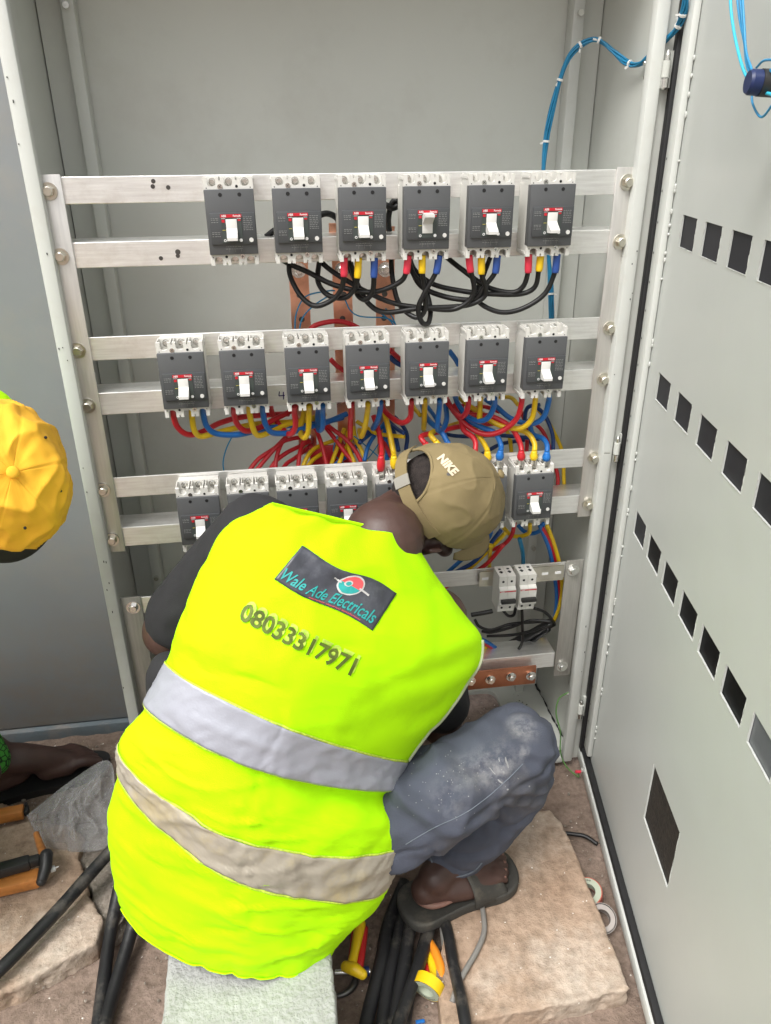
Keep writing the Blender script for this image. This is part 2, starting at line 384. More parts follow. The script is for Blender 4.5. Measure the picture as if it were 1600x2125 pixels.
# ------------------------------------------------------------------ ground
GZ = -1.365
def fbm(p, s, o=4): return noise.fractal(Vector(p)*s, 1.0, 2.0, o)
def make_ground():
    def axis(lo, hi, st):
        a = []; x = lo
        while x < hi+1e-6: a.append(x); x += st
        g = st; l = [lo]; h = [hi]
        while h[-1] < 240: g *= 1.35; h.append(h[-1]+g); l.append(l[-1]-g)
        return sorted(l[1:])+a+h[1:]
    X = axis(-1.25, .85, .0125); Y = axis(-.95, .5, .0125)
    vs = []; nx = len(X)
    for y in Y:
        for x in X:
            near = 1 if (-1.4 < x < 1.2 and -1.2 < y < .7) else 0
            z = GZ
            if near:
                z += .006*fbm((x, y, 0), 4)+.003*fbm((x, y, 3), 22, 3)
                d = math.hypot(x+.62, (y-.22)*1.5)
                if -1.2 < x < -.46 and y > .12: z += .016*max(0, min(1, (y-.12)/.12))*(1+.5*fbm((x, y, 1), 14))
            vs.append((x, y, z))
    fs = [(j*nx+i, j*nx+i+1, (j+1)*nx+i+1, (j+1)*nx+i) for j in range(len(Y)-1) for i in range(nx-1)]
    g = MB().add(vs, fs).build('ground', MT['ground'], smooth=True)
    tag(g, kind='structure')
make_ground()
# crumbs of soil and cement
crumbs = MB()
for i in range(1600):
    x, y = random.uniform(-1.0, .5), random.uniform(-.72, .26)
    if random.random() < .35: x, y = random.uniform(-.95, -.5), random.uniform(.02, .25)
    r = random.uniform(.0008, .0034)*(1.8 if random.random() < .06 else 1)
    z = GZ+.004+(.012 if (y > .16 and x < -.46) else 0)
    Mx = Matrix.Translation((x, y, z)) @ Matrix.Rotation(random.random()*6, 4, 'Z') @ Matrix.Diagonal((1, random.uniform(.6, 1), random.uniform(.5, .9), 1))
    bm = bmesh.new(); bmesh.ops.create_icosphere(bm, subdivisions=1, radius=r)
    for v in bm.verts: v.co *= random.uniform(.75, 1.2)
    crumbs.bm(bm, Mx)
tag(crumbs.build('gravel', MT['slab_raw']), 'loose grit and crumbs of cement scattered over the brown soil', 'gravel', kind='stuff')

# ------------------------------------------------------------------ neighbouring cabinet on the left
nb = empty('cabinet', (-1.1, .275, GZ), 'blue-grey closed neighbouring cabinet standing left behind the yellow cap', 'cabinet')
def P_(o): return o.location
def rel(mb, o):
    l = Vector(o.location); mb.v = [tuple(Vector(v)-l) for v in mb.v]; return mb
rel(MB().box(-1.75, -.53, .275, .62, -1.315, .75, b=.006), nb).build('side_panel', MT['paint_blue'], nb, auto=30)
rel(MB().box(-1.75, -.53, .262, .62, -1.38, -1.317, b=.004), nb).build('plinth', MT['plinth'], nb, auto=30)

# ------------------------------------------------------------------ open cabinet
CB = -1.345; CT = .38
cab = empty('switchgear_cabinet', (0, 0, CB), 'tall open grey steel cabinet with breaker rails inside and its right door open', 'cabinet')
def cp(mb, name, m, parent=cab, **k): return rel(mb, cab).build(name, m, parent, **k)
YB = .25
cp(MB().box(-.512, .512, YB, YB+.006, CB+.03, CT), 'back_panel', MT['paint'])
cp(MB().box(-.512, -.502, 0.0, YB-.002, CB, CT), 'side_wall', MT['paint'])
cp(MB().box(.502, .512, 0.0, YB-.002, CB, CT), 'side_wall', MT['paint'])
cp(MB().box(-.515, .515, -.012, YB+.008, CT+.002, CT+.012), 'roof', MT['paint'])
# front frame: folded flanges, left and right, sill
for s in (-1, 1):
    mb = MB()
    x0, x1 = sorted((s*.4835, s*.507))
    mb.box(x0, x1, -.024, -.002, CB, CT, b=.005)
    cp(mb, 'front_flange', MT['paint_light'], auto=30)
cp(MB().box(.509, .527, -.012, -.003, CB, CT, b=.002), 'rain_gutter', MT['paint'], auto=30)
cp(MB().box(-.482, .482, -.024, -.004, CB, CB+.017, b=.003), 'sill', MT['paint_light'], auto=30)
# corner strips and ribs against the back wall
for s in (-1, 1):
    x0, x1 = sorted((s*.500, s*.459)); cp(MB().box(x0, x1, .236, .2485, CB+.03, CT-.002), 'corner_strip', MT['paint'])
    x0, x1 = sorted((s*.457, s*.436)); rb = cp(MB().box(x0, x1, .214, .2485, CB+.03, CT-.002, b=.002), 'rib', MT['paint_light'] if s > 0 else MT['paint'], auto=30)
    for z in (.235, -.42, -.87):
        mb = MB().cyl((s*.447, .2138, z), (s*.447, .205, z), .0055, n=8); rel(mb, cab).build('stud', MT['steel'], rb)
# floor pan with a rounded cable opening
def floor_pan():
    z0, z1 = CB+.020, CB+.032
    xs = [-.5015, -.37, .380, .5015]; ys = [-.002, .04, .236, YB-.002]
    mb = MB()
    def q(x0, x1, y0, y1): mb.box(x0, x1, y0, y1, z0, z1)
    q(xs[0], xs[3], ys[0], ys[1]); q(xs[0], xs[3], ys[2]+.0, ys[3])
    q(xs[0], xs[1], ys[1], ys[2]); q(xs[2], xs[3], ys[1], ys[2])
    for cx, cy, sx, sy in ((xs[2], ys[2], -1, -1), (xs[2], ys[1], -1, 1), (xs[1], ys[2], 1, -1), (xs[1], ys[1], 1, 1)):
        r = .03; poly = [(cx, cy)]
        for i in range(7):
            a = R(90*i/6); poly.append((cx+sx*(r-r*math.sin(a)), cy+sy*(r-r*math.cos(a))))
        n = len(poly); vs = [(x, y, z0) for x, y in poly]+[(x, y, z1) for x, y in poly]
        mb.add(vs, [tuple(range(n)), tuple(range(n, 2*n))]+[(i, (i+1) % n, n+(i+1) % n, n+i) for i in range(n)])
    cp(mb, 'floor_pan', MT['paint'])
    # dark caulk smear along the right wall
    mb = MB(); pts = [Vector((.499+random.uniform(-.002, .001), .01+.235*i/24, z1+.001)) for i in range(25)]
    mb.tube(pts, [random.uniform(.0008, .0035) for _ in pts], 6); cp(mb, 'sealant_bead', MT['gasket'])
    mb = MB()
    for i in range(9):
        x, y = random.gauss(.43, .018), random.gauss(.17, .025)
        mb.lathe([(0, 0), (random.uniform(.0006, .0022), 0)], Matrix.Translation((x, min(.24, y), z1+.0012)), 7)
    tag(cp(mb, 'grease_stain', MT['gasket']), kind='stuff')
floor_pan()
# paint chips and pin holes on the flanges
mb = MB()
for i in range(26):
    s = random.choice((-1, -1, 1)); x = s*random.uniform(.487, .504); z = random.uniform(-1.3, .25); h = random.uniform(.001, .005)
    mb.box(x-.0007, x+.0007, -.0250, -.0243, z, z+h)
tag(cp(mb, 'paint_chips', MT['gasket']), kind='stuff')
# studs on the right inner wall near the hinges
for (x, y) in ((1353, 131), (1353, 161), (1265, 938), (1190, 1459), (1188, 1476), (1189, 1440)):
    d = ray(x, y); p = CAM+d*((.5015-CAM.x)/d.x)
    mb = MB().cyl(p, p+Vector((-.012, 0, 0)), .0042, n=8).ball(p+Vector((-.012, 0, 0)), .0038, n=8, m=6); cp(mb, 'hinge_screw', MT['steel'], auto=40)

# ---- door, hung on the right
HG = Vector((.516, -.057, 0)); DU = Vector((-.1857, -.9826, 0)); DN = Vector((-.9826, .1857, 0))
MD = Matrix((( DU.x, DN.x, 0, HG.x), (DU.y, DN.y, 0, HG.y), (0, 0, 1, 0), (0, 0, 0, 1)))   # local (u along the door, w out of its inner face, z)
DZ0, DZ1, U0, U1 = CB, CT+.01, -.055, .97
door = None
def dbuild(mb, name, m, parent, **k):
    mb.v = [tuple(MD @ Vector(v)) for v in mb.v]
    return rel(mb, cab).build(name, m, parent, **k)
holes = []
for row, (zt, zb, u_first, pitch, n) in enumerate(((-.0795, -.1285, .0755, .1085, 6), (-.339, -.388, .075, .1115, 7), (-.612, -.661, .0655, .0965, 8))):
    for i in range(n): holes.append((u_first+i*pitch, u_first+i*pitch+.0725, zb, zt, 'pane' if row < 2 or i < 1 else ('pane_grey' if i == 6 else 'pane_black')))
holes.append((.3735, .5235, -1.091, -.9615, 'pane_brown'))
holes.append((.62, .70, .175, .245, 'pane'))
def door_sheet():
    us = sorted({U0+.0, U1}|{h[0] for h in holes}|{h[1] for h in holes}); zs = sorted({DZ0, DZ1}|{h[2] for h in holes}|{h[3] for h in holes})
    W0, W1 = -.0205, -.018
    idx = {}; mb = MB()
    def inside(u, z): return any(h[0] < u < h[1] and h[2] < z < h[3] for h in holes)
    cells = {}
    for i in range(len(us)-1):
        for j in range(len(zs)-1):
            if not inside((us[i]+us[i+1])/2, (zs[j]+zs[j+1])/2): cells[(i, j)] = 1
    vid = {}
    def V(i, j, k):
        if (i, j, k) not in vid:
            vid[(i, j, k)] = len(mb.v); mb.v.append((us[i], (W0, W1)[k], zs[j]))
        return vid[(i, j, k)]
    for (i, j) in cells:
        for k in (0, 1): mb.f.append((V(i, j, k), V(i+1, j, k), V(i+1, j+1, k), V(i, j+1, k)))
        for (a, b, di, dj) in (((i, j), (i+1, j), 0, -1), ((i+1, j), (i+1, j+1), 1, 0), ((i+1, j+1), (i, j+1), 0, 1), ((i, j+1), (i, j), -1, 0)):
            if (i+di, j+dj) not in cells:
                mb.f.append((V(*a, 0), V(*b, 0), V(*b, 1), V(*a, 1)))
    return mb
door = dbuild(door_sheet(), 'door', MT['paint_door'], cab)
door['label'] = 'pale grey open door with rows of square cut-outs'
dbuild(MB().box(U0, U1, -.0175, .0, DZ0, DZ0+.030, b=.005), 'bottom_lip', MT['paint_light'], door, auto=30)
dbuild(MB().box(U0+.021, U1-.02, -.0175, -.004, DZ0+.032, DZ0+.047, b=.003), 'gasket', MT['gasket'], door, auto=30)
dbuild(MB().box(U0, U0+.004, -.0175, .0, DZ0+.032, DZ1), 'hinge_lip', MT['paint'], door)
dbuild(MB().box(U0+.005, U0+.026, -.0175, -.0005, DZ0+.032, DZ1, b=.003), 'gasket', MT['gasket'], door, auto=30)
chan = dbuild(MB().box(-.0225, .017, -.0175, -.005, -1.285, DZ1, b=.004), 'stiffener', MT['paint_light'], door, auto=30)
mb = MB()
for i in range(26):
    z = -1.25+i*.05; mb.lathe([(0, 0), (.0022, 0)], Matrix.Translation((-.012, -.0045, z)) @ Matrix.Rotation(R(-90), 4, 'X'), 8)
tag(dbuild(mb, 'perforations', MT['gasket'], door), kind='stuff')
mb = MB()
for i in range(40):
    z = random.uniform(-1.28, .28); mb.ball((.0185, -.0165, z), (.0022, .002, random.uniform(.002, .007)), n=8, m=6)
tag(dbuild(mb, 'paint_beads', MT['paint_light'], door, smooth=True), kind='stuff')
for h in holes:
    u0, u1, z0, z1, k = h
    dbuild(MB().box(u0-.006, u1+.006, -.0245, -.0212, z0-.006, z1+.006), 'window_pane', MT[k], door)
# ragged bright burrs round the cut-outs
mb = MB()
for h in holes:
    u0, u1, z0, z1, k = h
    e = []
    for a, b in (((u0, z0), (u0, z1)), ((u0, z0), (u1, z0)), ((u1, z0), (u1, z1))):
        pts = [Vector((a[0]+(b[0]-a[0])*i/14+random.uniform(-.0007, .0007), -.0176, a[1]+(b[1]-a[1])*i/14+random.uniform(-.0007, .0007))) for i in range(15)]
        mb.tube(pts, [random.uniform(.0001, .0006) for _ in pts], 4)
tag(dbuild(mb, 'cut_burrs', MT['paint_light'], door), kind='stuff')
# square black instrument at the top and earth stud
dbuild(MB().box(.630, .70, -.018, -.002, .196, .27, b=.004).box(.648, .70, -.0018, .0005, .212, .27), 'instrument_back', MT['gasket'], door, auto=30)
dbuild(MB().box(.652, .70, .0010, .0020, .216, .27), 'instrument_label', MT['whiteprint'], door)
dbuild(MB().cyl((.02, -.0175, -1.322), (.02, .006, -1.322), .006, n=8), 'earth_stud', MT['steel'], door, auto=40)
# hinges
for (xa, ya, xb, yb) in ((1386, 104, 1379, 182), (1283, 904, 1277, 956), (1207, 1452, 1203, 1490)):
    a, b = at(xa, ya, -.026), at(xb, yb, -.026); x = (a.x+b.x)/2; a.x = b.x = x
    a.z, b.z = max(a.z, b.z), min(a.z, b.z); h = a.z-b.z
    hg = cp(MB().cyl((x, -.026, b.z+h*.27), (x, -.026, a.z-h*.27), .0062, n=12), 'hinge', MT['paint'], auto=40)
    rel(MB().cyl((x, -.026, b.z), (x, -.026, b.z+h*.25), .0062, n=12).cyl((x, -.026, b.z-.003), (x, -.026, b.z), .003, .0062, n=12), cab).build('hinge_knuckle', MT['steel'], hg, auto=40)
    rel(MB().cyl((x, -.026, a.z-h*.26), (x, -.026, a.z-.006), .0040, n=12).cyl((x, -.026, a.z-.006), (x, -.026, a.z), .004, .0012, n=12), cab).build('hinge_pin', MT['steel'], hg, auto=40)
    rel(MB().box(x+.008, x+.016, -.020, -.0125, b.z, a.z), cab).build('hinge_leaf', MT['paint'], hg)

# ------------------------------------------------------------------ mounting frames
BZ = [-.0375, -.1353, -.2891, -.3874, -.5500, -.6538]
def bolt_mesh(r=.0105, washer=.0155):
    mb = MB().cyl((0, 0, 0), (0, -.003, 0), washer, n=20)
    mb.cyl((0, -.003, 0), (0, -.010, 0), r, r*.98, n=6).cyl((0, -.010, 0), (0, -.0112, 0), r*.86, r*.7, n=12)
    return mb.mesh('bolt')
BOLT = bolt_mesh(.0090, .0132); BOLT_MATS = MT['zinc_yellow']
BOLT.materials.append(MT['zinc_yellow']); BOLT2 = bolt_mesh(); BOLT2.materials.append(MT['steel'])
def put_bolt(x, y, z, parent, me=None, name='bolt', s=1.0, rot=0):
    o = bpy.data.objects.new(name, me or BOLT); COL.objects.link(o); o.parent = parent
    o.location = Vector((x, y, z))-Vector(parent.location); o.rotation_euler = (0, rot, 0); o.scale = (s, s, s); return o
fr = empty('mounting_frame', (0, 0, -.70), 'aluminium frame with six long rails carrying the three rows of breakers', 'frame')
def tilt_box(z, h, y0, y1, x0, x1, b=.0012):
    return MB().box(x0, x1, y0, y1, z-h/2, z+h/2, b=b)
for i, z in enumerate(BZ):
    deep = (i % 2 == 1)
    xl = -.456 if i != 0 else -.4965
    mb = tilt_box(z, .0405, .0005, .058 if deep else .004, -.490, .490)
    rl = rel(mb, fr).build('rail', MT['alu'], fr, auto=14)
    if i < 2:
        # spare drilled holes left of the breakers
        hb = MB()
        for (px, py, r) in (((318, 376, 4), (317, 387, 4), (349, 389, 4)) if i == 0 else ((334, 536, 4), (369, 523, 5), (369, 531, 4))):
            p = at(px, py, -.0002); hb.lathe([(0, 0), (r/1150, 0)], Matrix.Translation(p) @ Matrix.Rotation(R(90), 4, 'X'), 12)
        rel(hb, fr).build('drilled_hole', MT['dark_metal'], rl)
for s in (-1, 1):
    mb = MB().box(s*.477-.0205, s*.477+.0205, -.0045, -.0005, -.682, -.0135, b=.001); rel(mb, fr).build('upright', MT['alu_up'], fr, auto=30)
    for z in BZ: put_bolt(s*.477, -.0047, z, fr, rot=random.random())
# scratch '4' inked on the lower rail of the middle row
mb = MB(); p0 = at(585, 820, -.0003)
for a, b in (((-.004, .007), (-.0055, -.001)), ((-.0055, -.001), (.005, -.001)), ((.003, .006), (.0025, -.008))):
    mb.box(-.0009, .0009, -.0003, .0004, 0, math.hypot(b[0]-a[0], b[1]-a[1]), Matrix.Translation(p0+Vector((a[0], 0, a[1]))) @ Matrix.Rotation(math.atan2(b[0]-a[0], b[1]-a[1]), 4, 'Y'))
rel(mb, fr).build('handwritten_numeral', MT['ink'], fr)
fl = empty('mounting_frame', (0, 0, -1.10), 'short aluminium frame below the breakers, carrying the slotted rail', 'frame')
rel(MB().box(-.445, .445, .0005, .004, -.829, -.791, b=.001), fl).build('rail', MT['alu'], fl, auto=14)
rel(MB().box(-.445, .443, .0005, .062, -1.069, -1.029, b=.0015), fl).build('rail', MT['alu'], fl, auto=14)
for s in (-1, 1):
    rel(MB().box(s*.463-.0195, s*.463+.0195, -.0045, -.0005, -1.093, -.786, b=.001), fl).build('upright', MT['alu_shaded'], fl, auto=30)
    for z in (-.809, -1.065): put_bolt(s*.460, -.0047, z, fl, BOLT2, s=.9)
# slotted din rail
x0, x1 = at(993, 1215, -.006).x, .437
din = rel(MB().box(x0, x1, -.0115, -.0095, -.8265, -.7915).box(x0, x1, -.0095, -.0008, -.8170, -.8010).box(x0, x1, -.0118, -.0045, -.8275, -.8255), fl).build('slotted_rail', MT['zinc_yellow'], fl)
for i, x in enumerate((x0+.012, .372, .395, .424)):
    mb = MB().box(x-.007, x+.007, -.0120, -.0116, -.8115, -.8055) if i != 1 else MB().cyl((x, -.0116, -.809), (x, -.016, -.809), .005, n=10)
    rel(mb, fl).build('rail_slot' if i != 1 else 'screw', MT['whiteprint'] if i != 1 else MT['steel'], din)

# ------------------------------------------------------------------ moulded case breakers
# local frame: x right, y depth (front is negative, back face on the rails at y=0), z up
ORD = ['first', 'second', 'third', 'fourth', 'fifth', 'sixth', 'seventh', 'eighth']
def comb(top):
    s = 1 if top else -1
    z0, z1 = .0475, .065
    poly = [(-.038, z0)]
    # outer contour with three round-bottomed slots
    pts = [(-.038, z1)]
    for c in (-.0254, 0, .0254):
        h = .0062; zb = .0565
        pts.append((c-h, z1)); pts.append((c-h, zb))
        for i in range(1, 6):
            a = math.pi*i/6; pts.append((c-h*math.cos(a), zb-h*.75*math.sin(a)))
        pts.append((c+h, zb)); pts.append((c+h, z1))
        if c < .02:
            m = c+.0127
            pts += [(m-.0012, z1), (m-.0012, z1-.0042), (m+.0012, z1-.0042), (m+.0012, z1)]
    pts.append((.038, z1)); pts.append((.038, z0))
    poly += pts
    return [(x, z*s) for x, z in poly]
def build_breaker(on=False):
    t = empty('circuit_breaker'); parts = {}
    hb = MB()
    hb.box(-.0378, .0378, -.044, 0, -.047, .047)
    for top in (True, False):
        hb.prism(comb(top), -.0565, -.0490)
        s = 1 if top else -1
        za, zb = sorted((s*.0472, s*.0640)); hb.box(-.0366, .0366, -.020, -.0006, za, zb)
        za, zb = sorted((s*.0472, s*.0650))
        for xw in (-.0373, -.0150, -.0104, .0104, .0150, .0373): hb.box(xw-.0007, xw+.0007, -.0488, -.0202, za, zb)
        za, zb = sorted((s*.0575, s*.0615))
        for q in (-1, 1): xa, xb = sorted((q*.0381, q*.0392)); hb.box(xa, xb, -.050, -.006, za, zb)
    housing = hb.build('housing', MT['brk_light'], t)
    cov = MB().box(-.0380, .0380, -.0620, -.0442, -.0482, .0482, b=.0012)
    cover = cov.build('cover', MT['brk_dark'], t, auto=30)
    panel = MB().box(-.0335, .0368, -.0655, -.0622, -.0325, .0145, b=.0010).build('front_panel', MT['brk_panel'], t, auto=30)
    MB().box(-.0160, .0160, -.0664, -.0657, -.0295, .0122, b=.0002).build('switch_plate', MT['brk_plate'], panel)
    rl = MB().box(-.0162, .0162, -.0673, -.0666, .0078, .0125).build('red_label', MT['red_label'], t)
    lt = MB()
    for txt, xa, xb, za, zb in (('ABB', -.0148, -.0072, .0086, .0119), ('Formula', .0035, .0150, .0088, .0118)):
        vs, fs = text_mesh(txt, 0, .02); lt.add([(xa+u*(xb-xa), -.06745, za+v*(zb-za)) for u, v in vs], fs)
    lt.build('lettering', MT['whiteprint'], rl)
    # switch symbols: I, yellow line, O, white bars under the label, red corner
    pr = MB().box(-.0152, -.0090, -.0669, -.0666, .0060, .0066).box(.0090, .0150, -.0669, -.0666, .0060, .0066).box(-.0128, -.0120, -.0669, -.0666, .0010, .0042)
    pr.lathe([(.0012, 0), (.0021, 0)], Matrix.Translation((-.0118, -.0669, -.0262)) @ Matrix.Rotation(R(90), 4, 'X'), 10)
    pr.lathe([(0, 0), (.0026, 0)], Matrix.Translation((.0128, -.0669, -.0262)) @ Matrix.Rotation(R(90), 4, 'X'), 10)
    pr.build('switch_symbols', MT['whiteprint'], panel)
    MB().box(-.0145, -.0096, -.0669, -.0666, -.0110, -.0104).build('yellow_mark', MT['yellowprint'], panel)
    MB().box(-.0146, -.0100, -.06695, -.06662, .0006, .0048).box(.0100, .0146, -.06695, -.06662, .0026, .0048).build('red_mark', MT['red_label'], panel)
    pt = MB()
    rnd = random.Random(3)
    def lines(x0, x1, zs, y):
        for z in zs:
            x = x0
            while x < x1-.001:
                l = rnd.uniform(.0012, .004); pt.box(x, min(x1, x+l), y-.0002, y, z, z+.0009); x += l+rnd.uniform(.0006, .0016)
    lines(-.0310, -.0185, (.0062, .0040, .0005), -.0657); lines(-.0310, -.0185, (-.0145, -.0170, -.0205), -.0657)
    lines(.0185, .0330, [.0075-.0027*k for k in range(8)], -.0657)
    lines(-.0120, .0150, (-.0400, -.0365), -.0622)
    for x in (-.0075, .002, .0115): pt.box(x, x+.0004, -.0624, -.0622, -.0445, -.0375)
    tag(pt.build('small_print', MT['print'], cover), kind='stuff')
    # toggle
    sl = MB().box(-.0085, .0085, -.0676, -.0666, -.0225, .0055, b=.0003).build('toggle_slot', MT['white'], t, auto=30)
    s = 1 if on else -1
    prof = [(-.0678, -.0085+.0*s), (-.0678, -.0125)] if False else None
    c = -.0085
    tg = MB()
    za, zb = c+s*.004, c+s*.0165
    vs = []
    for x in (-.0082, .0082):
        vs += [(x, -.0678, c+s*.000), (x, -.0715, c+s*.0035), (x*.98, -.0850, c+s*.0120), (x*.98, -.0850, c+s*.0165), (x, -.0678, c+s*.0175)]
    fs = [(0,1,2,3,4), (9,8,7,6,5)]+[(i, (i+1) % 5, 5+(i+1) % 5, 5+i) for i in range(5)]
    tg.add(vs, fs).build('toggle', MT['white'], t)
    MB().cyl((.0290, -.0656, -.0262), (.0290, -.0668, -.0262), .0034, n=14).build('test_button', MT['white'], t, auto=30)
    hl = MB()
    M_ = lambda x, y, z: Matrix.Translation((x, y, z)) @ Matrix.Rotation(R(90), 4, 'X')
    for x in (-.0135, .0160): hl.lathe([(0, 0), (.0030, 0)], M_(x, -.0623, .0405), 12)
    for x, z in ((.0127, .0520), (-.0127, -.0520)): hl.lathe([(0, 0), (.0022, 0)], M_(x, -.0569, z), 10)
    for x, z in ((-.0335, .0503), (.0335, .0503), (-.0335, -.0525), (.0335, -.0525)): hl.lathe([(0, 0), (.0009, 0)], M_(x, -.0569, z), 8)
    tag(hl.build('screw_holes', MT['black'], cover), kind='stuff')
    rg = MB()
    for x, z in ((.0127, .0520), (-.0127, -.0520)): rg.lathe([(.0023, 0), (.0040, 0), (.0040, -.001)], M_(x, -.0567, z), 12)
    rg.build('hole_collars', MT['brk_light'], housing)
    # cover screws and terminal screws share meshes
    sm = MB().cyl((0, 0, 0), (0, -.0012, 0), .0043, .0038, n=14).mesh('screw'); sm.materials.append(MT['steel'])
    cm = MB().box(-.0028, .0028, -.0014, -.0011, -.0005, .0005).box(-.0005, .0005, -.00145, -.0011, -.0028, .0028).mesh('screw_cross'); cm.materials.append(MT['dark_metal'])
    for x, z in ((-.0127, .0520), (.0127, -.0520)):
        o = bpy.data.objects.new('screw', sm); COL.objects.link(o); o.parent = t; o.location = (x, -.0566, z)
        c2 = bpy.data.objects.new('screw_cross', cm); COL.objects.link(c2); c2.parent = o; c2.rotation_euler = (0, rnd.random(), 0)
    tm = MB().cyl((0, 0, 0), (0, -.0018, 0), .0058, n=16).cyl((0, -.0018, 0), (0, -.0034, 0), .0050, n=6).cyl((0, -.0034, 0), (0, -.0105, 0), .0043, .0037, n=14).cyl((0, -.0104, 0), (0, -.0107, 0), .0014, n=6)
    tm = tm.mesh('terminal_screw'); tm.materials.append(MT['steel'])
    tm.polygons.foreach_set('use_smooth', [True]*len(tm.polygons))
    try: tm.set_sharp_from_angle(angle=R(40))
    except Exception: pass
    for z in (.0575, -.0575):
        for x in (-.0254, 0, .0254):
            o = bpy.data.objects.new('terminal_screw', tm); COL.objects.link(o); o.parent = t; o.location = (x, -.0202, z)
    return t
BR_OFF = build_breaker(False); BR_ON = build_breaker(True)
KIDS = {}
for o in bpy.data.objects:
    if o.parent: KIDS.setdefault(o.parent, []).append(o)
ROWS = [(-.0838, [(472,367),(613,365),(751,364),(887,362),(1022,360),(1151,359)]),
        (-.3350, [(370,706),(499,700),(635,697),(763,695),(888,692),(1014,690),(1136,685)]),
        (-.6003, [(407,1010),(513,1006),(616,1001),(720,997),(822,990),(917,982),(1014,974),(1112,970)])]
RN = ['top', 'middle', 'bottom']
BLAB = {(0,0): 'dark grey breaker with no cables, leftmost in the top row', (0,1): 'dark grey breaker with no cables, second from left in the top row',
 (0,2): 'dark grey breaker with coloured sleeves below, third in the top row', (0,3): 'only breaker with its white lever flipped up, in the top row',
 (0,4): 'dark grey breaker right of the lever-up one in the top row', (0,5): 'dark grey breaker at the right end of the top row'}
for k in range(7):
    BLAB[(1,k)] = ['dark grey breaker at the left end of the middle row', 'dark grey breaker left of the inked numeral in the middle row', 'dark grey breaker right of the inked numeral in the middle row',
     'fourth of seven dark grey breakers in the middle row', 'dark grey breaker straight above the khaki cap, middle row', 'sixth of seven dark grey breakers in the middle row', 'dark grey breaker at the right end of the middle row'][k]
for k in range(8):
    BLAB[(2,k)] = ['dark grey breaker at the left end of the bottom row, beside the black sleeve', 'breaker just above the vest shoulder, second in the bottom row', 'third breaker of the bottom row, rising behind the yellow vest', 'fourth breaker of the bottom row, left of the bare neck',
     'breaker with red and yellow lugs behind the cap strap, bottom row', 'breaker hidden behind the khaki cap in the bottom row', 'breaker half hidden right of the khaki cap, bottom row', 'dark grey breaker at the right end of the bottom row'][k]
BP = {}
first = {True: BR_ON, False: BR_OFF}
for r_, (zc, tops) in enumerate(ROWS):
    for k, (px, py) in enumerate(tops):
        p = at(px, py, -.060); on = (r_, k) == (0, 3)
        src = first[on]
        o = src if not src.get('used') else copy_tree(src, KIDS)
        src['used'] = 1
        o['used'] = 1
        o.location = (p.x, -.0008, zc); BP[(r_, k)] = o.location.copy()
        o.rotation_euler = (0, random.uniform(-.006, .006), 0)
        tag(o, BLAB[(r_, k)], 'circuit breaker', 'breakers on the aluminium rails')
for o in bpy.data.objects:
    if 'used' in o: del o['used']

# ------------------------------------------------------------------ two small two-pole breakers on the slotted rail
def build_mcb():
    t = empty('miniature_breaker')
    # side profile (depth, height): stepped case
    prof = [(0,-.042),(-.044,-.042),(-.044,-.024),(-.052,-.022),(-.052,.006),(-.052,.014),(-.044,.018),(-.044,.042),(0,.042)]
    n = len(prof)
    for s in (-1, 1):
        mb = MB(); x0, x1 = (-.0176, -.0003) if s < 0 else (.0003, .0176)
        vs = [(x0, y, z) for y, z in prof]+[(x1, y, z) for y, z in prof]
        mb.add(vs, [tuple(range(n)), tuple(range(2*n-1, n-1, -1))]+[(i, (i+1) % n, n+(i+1) % n, n+i) for i in range(n)])
        case = mb.build('pole_case', MT['brk_light'], t)
        xc = s*.0089
        hb = MB()
        for z in (.030, -.033): hb.lathe([(0, 0), (.0027, 0)], Matrix.Translation((xc, -.0443, z)) @ Matrix.Rotation(R(90), 4, 'X'), 10)
        hb.box(xc-.0028, xc+.0028, -.016, -.010, .0421, .0424).box(xc-.0022, xc+.0022, -.030, -.021, .0421, .0424).box(xc-.0040, xc+.004, -.0265, -.0235, .0421, .0424)
        hb.box(xc-.0028, xc+.0018, -.0445, -.0441, -.0225+.0, -.0205)
        tag(hb.build('terminal_openings', MT['black'], case), kind='stuff')
    MB().box(-.0172, .0172, -.0526, -.0521, .0095, .0118).build('red_stripe', MT['red_label'], t)
    MB().box(-.0150, .0165, -.0610, -.0522, -.0150, -.0065, b=.0015).build('toggle_bar', MT['black_pl'], t, auto=30)
    MB().box(-.0172, .0172, -.0570, -.0522, -.0215, -.0165, b=.001).build('lever_guard', MT['brk_light'], t, auto=30)
    mb = MB(); vs, fs = text_mesh('ABB', 0, .02)
    mb.add([(-.0155+u*.008, -.0528, .0097+v*.0018) for u, v in vs], fs).build('lettering', MT['whiteprint'], t)
    return t
m0 = build_mcb()
KIDS = {}
for o in bpy.data.objects:
    if o.parent: KIDS.setdefault(o.parent, []).append(o)
m1 = copy_tree(m0, KIDS)
for o, px, lab in ((m0, 1052, 'small pale two-pole breaker on the slotted rail, the one nearer the cap'), (m1, 1094, 'small pale two-pole breaker on the slotted rail, the one nearer the door')):
    p = at(px, 1222, -.056); o.location = (p.x, -.0125, -.822); tag(o, lab, 'circuit breaker', 'small breakers on the slotted rail')

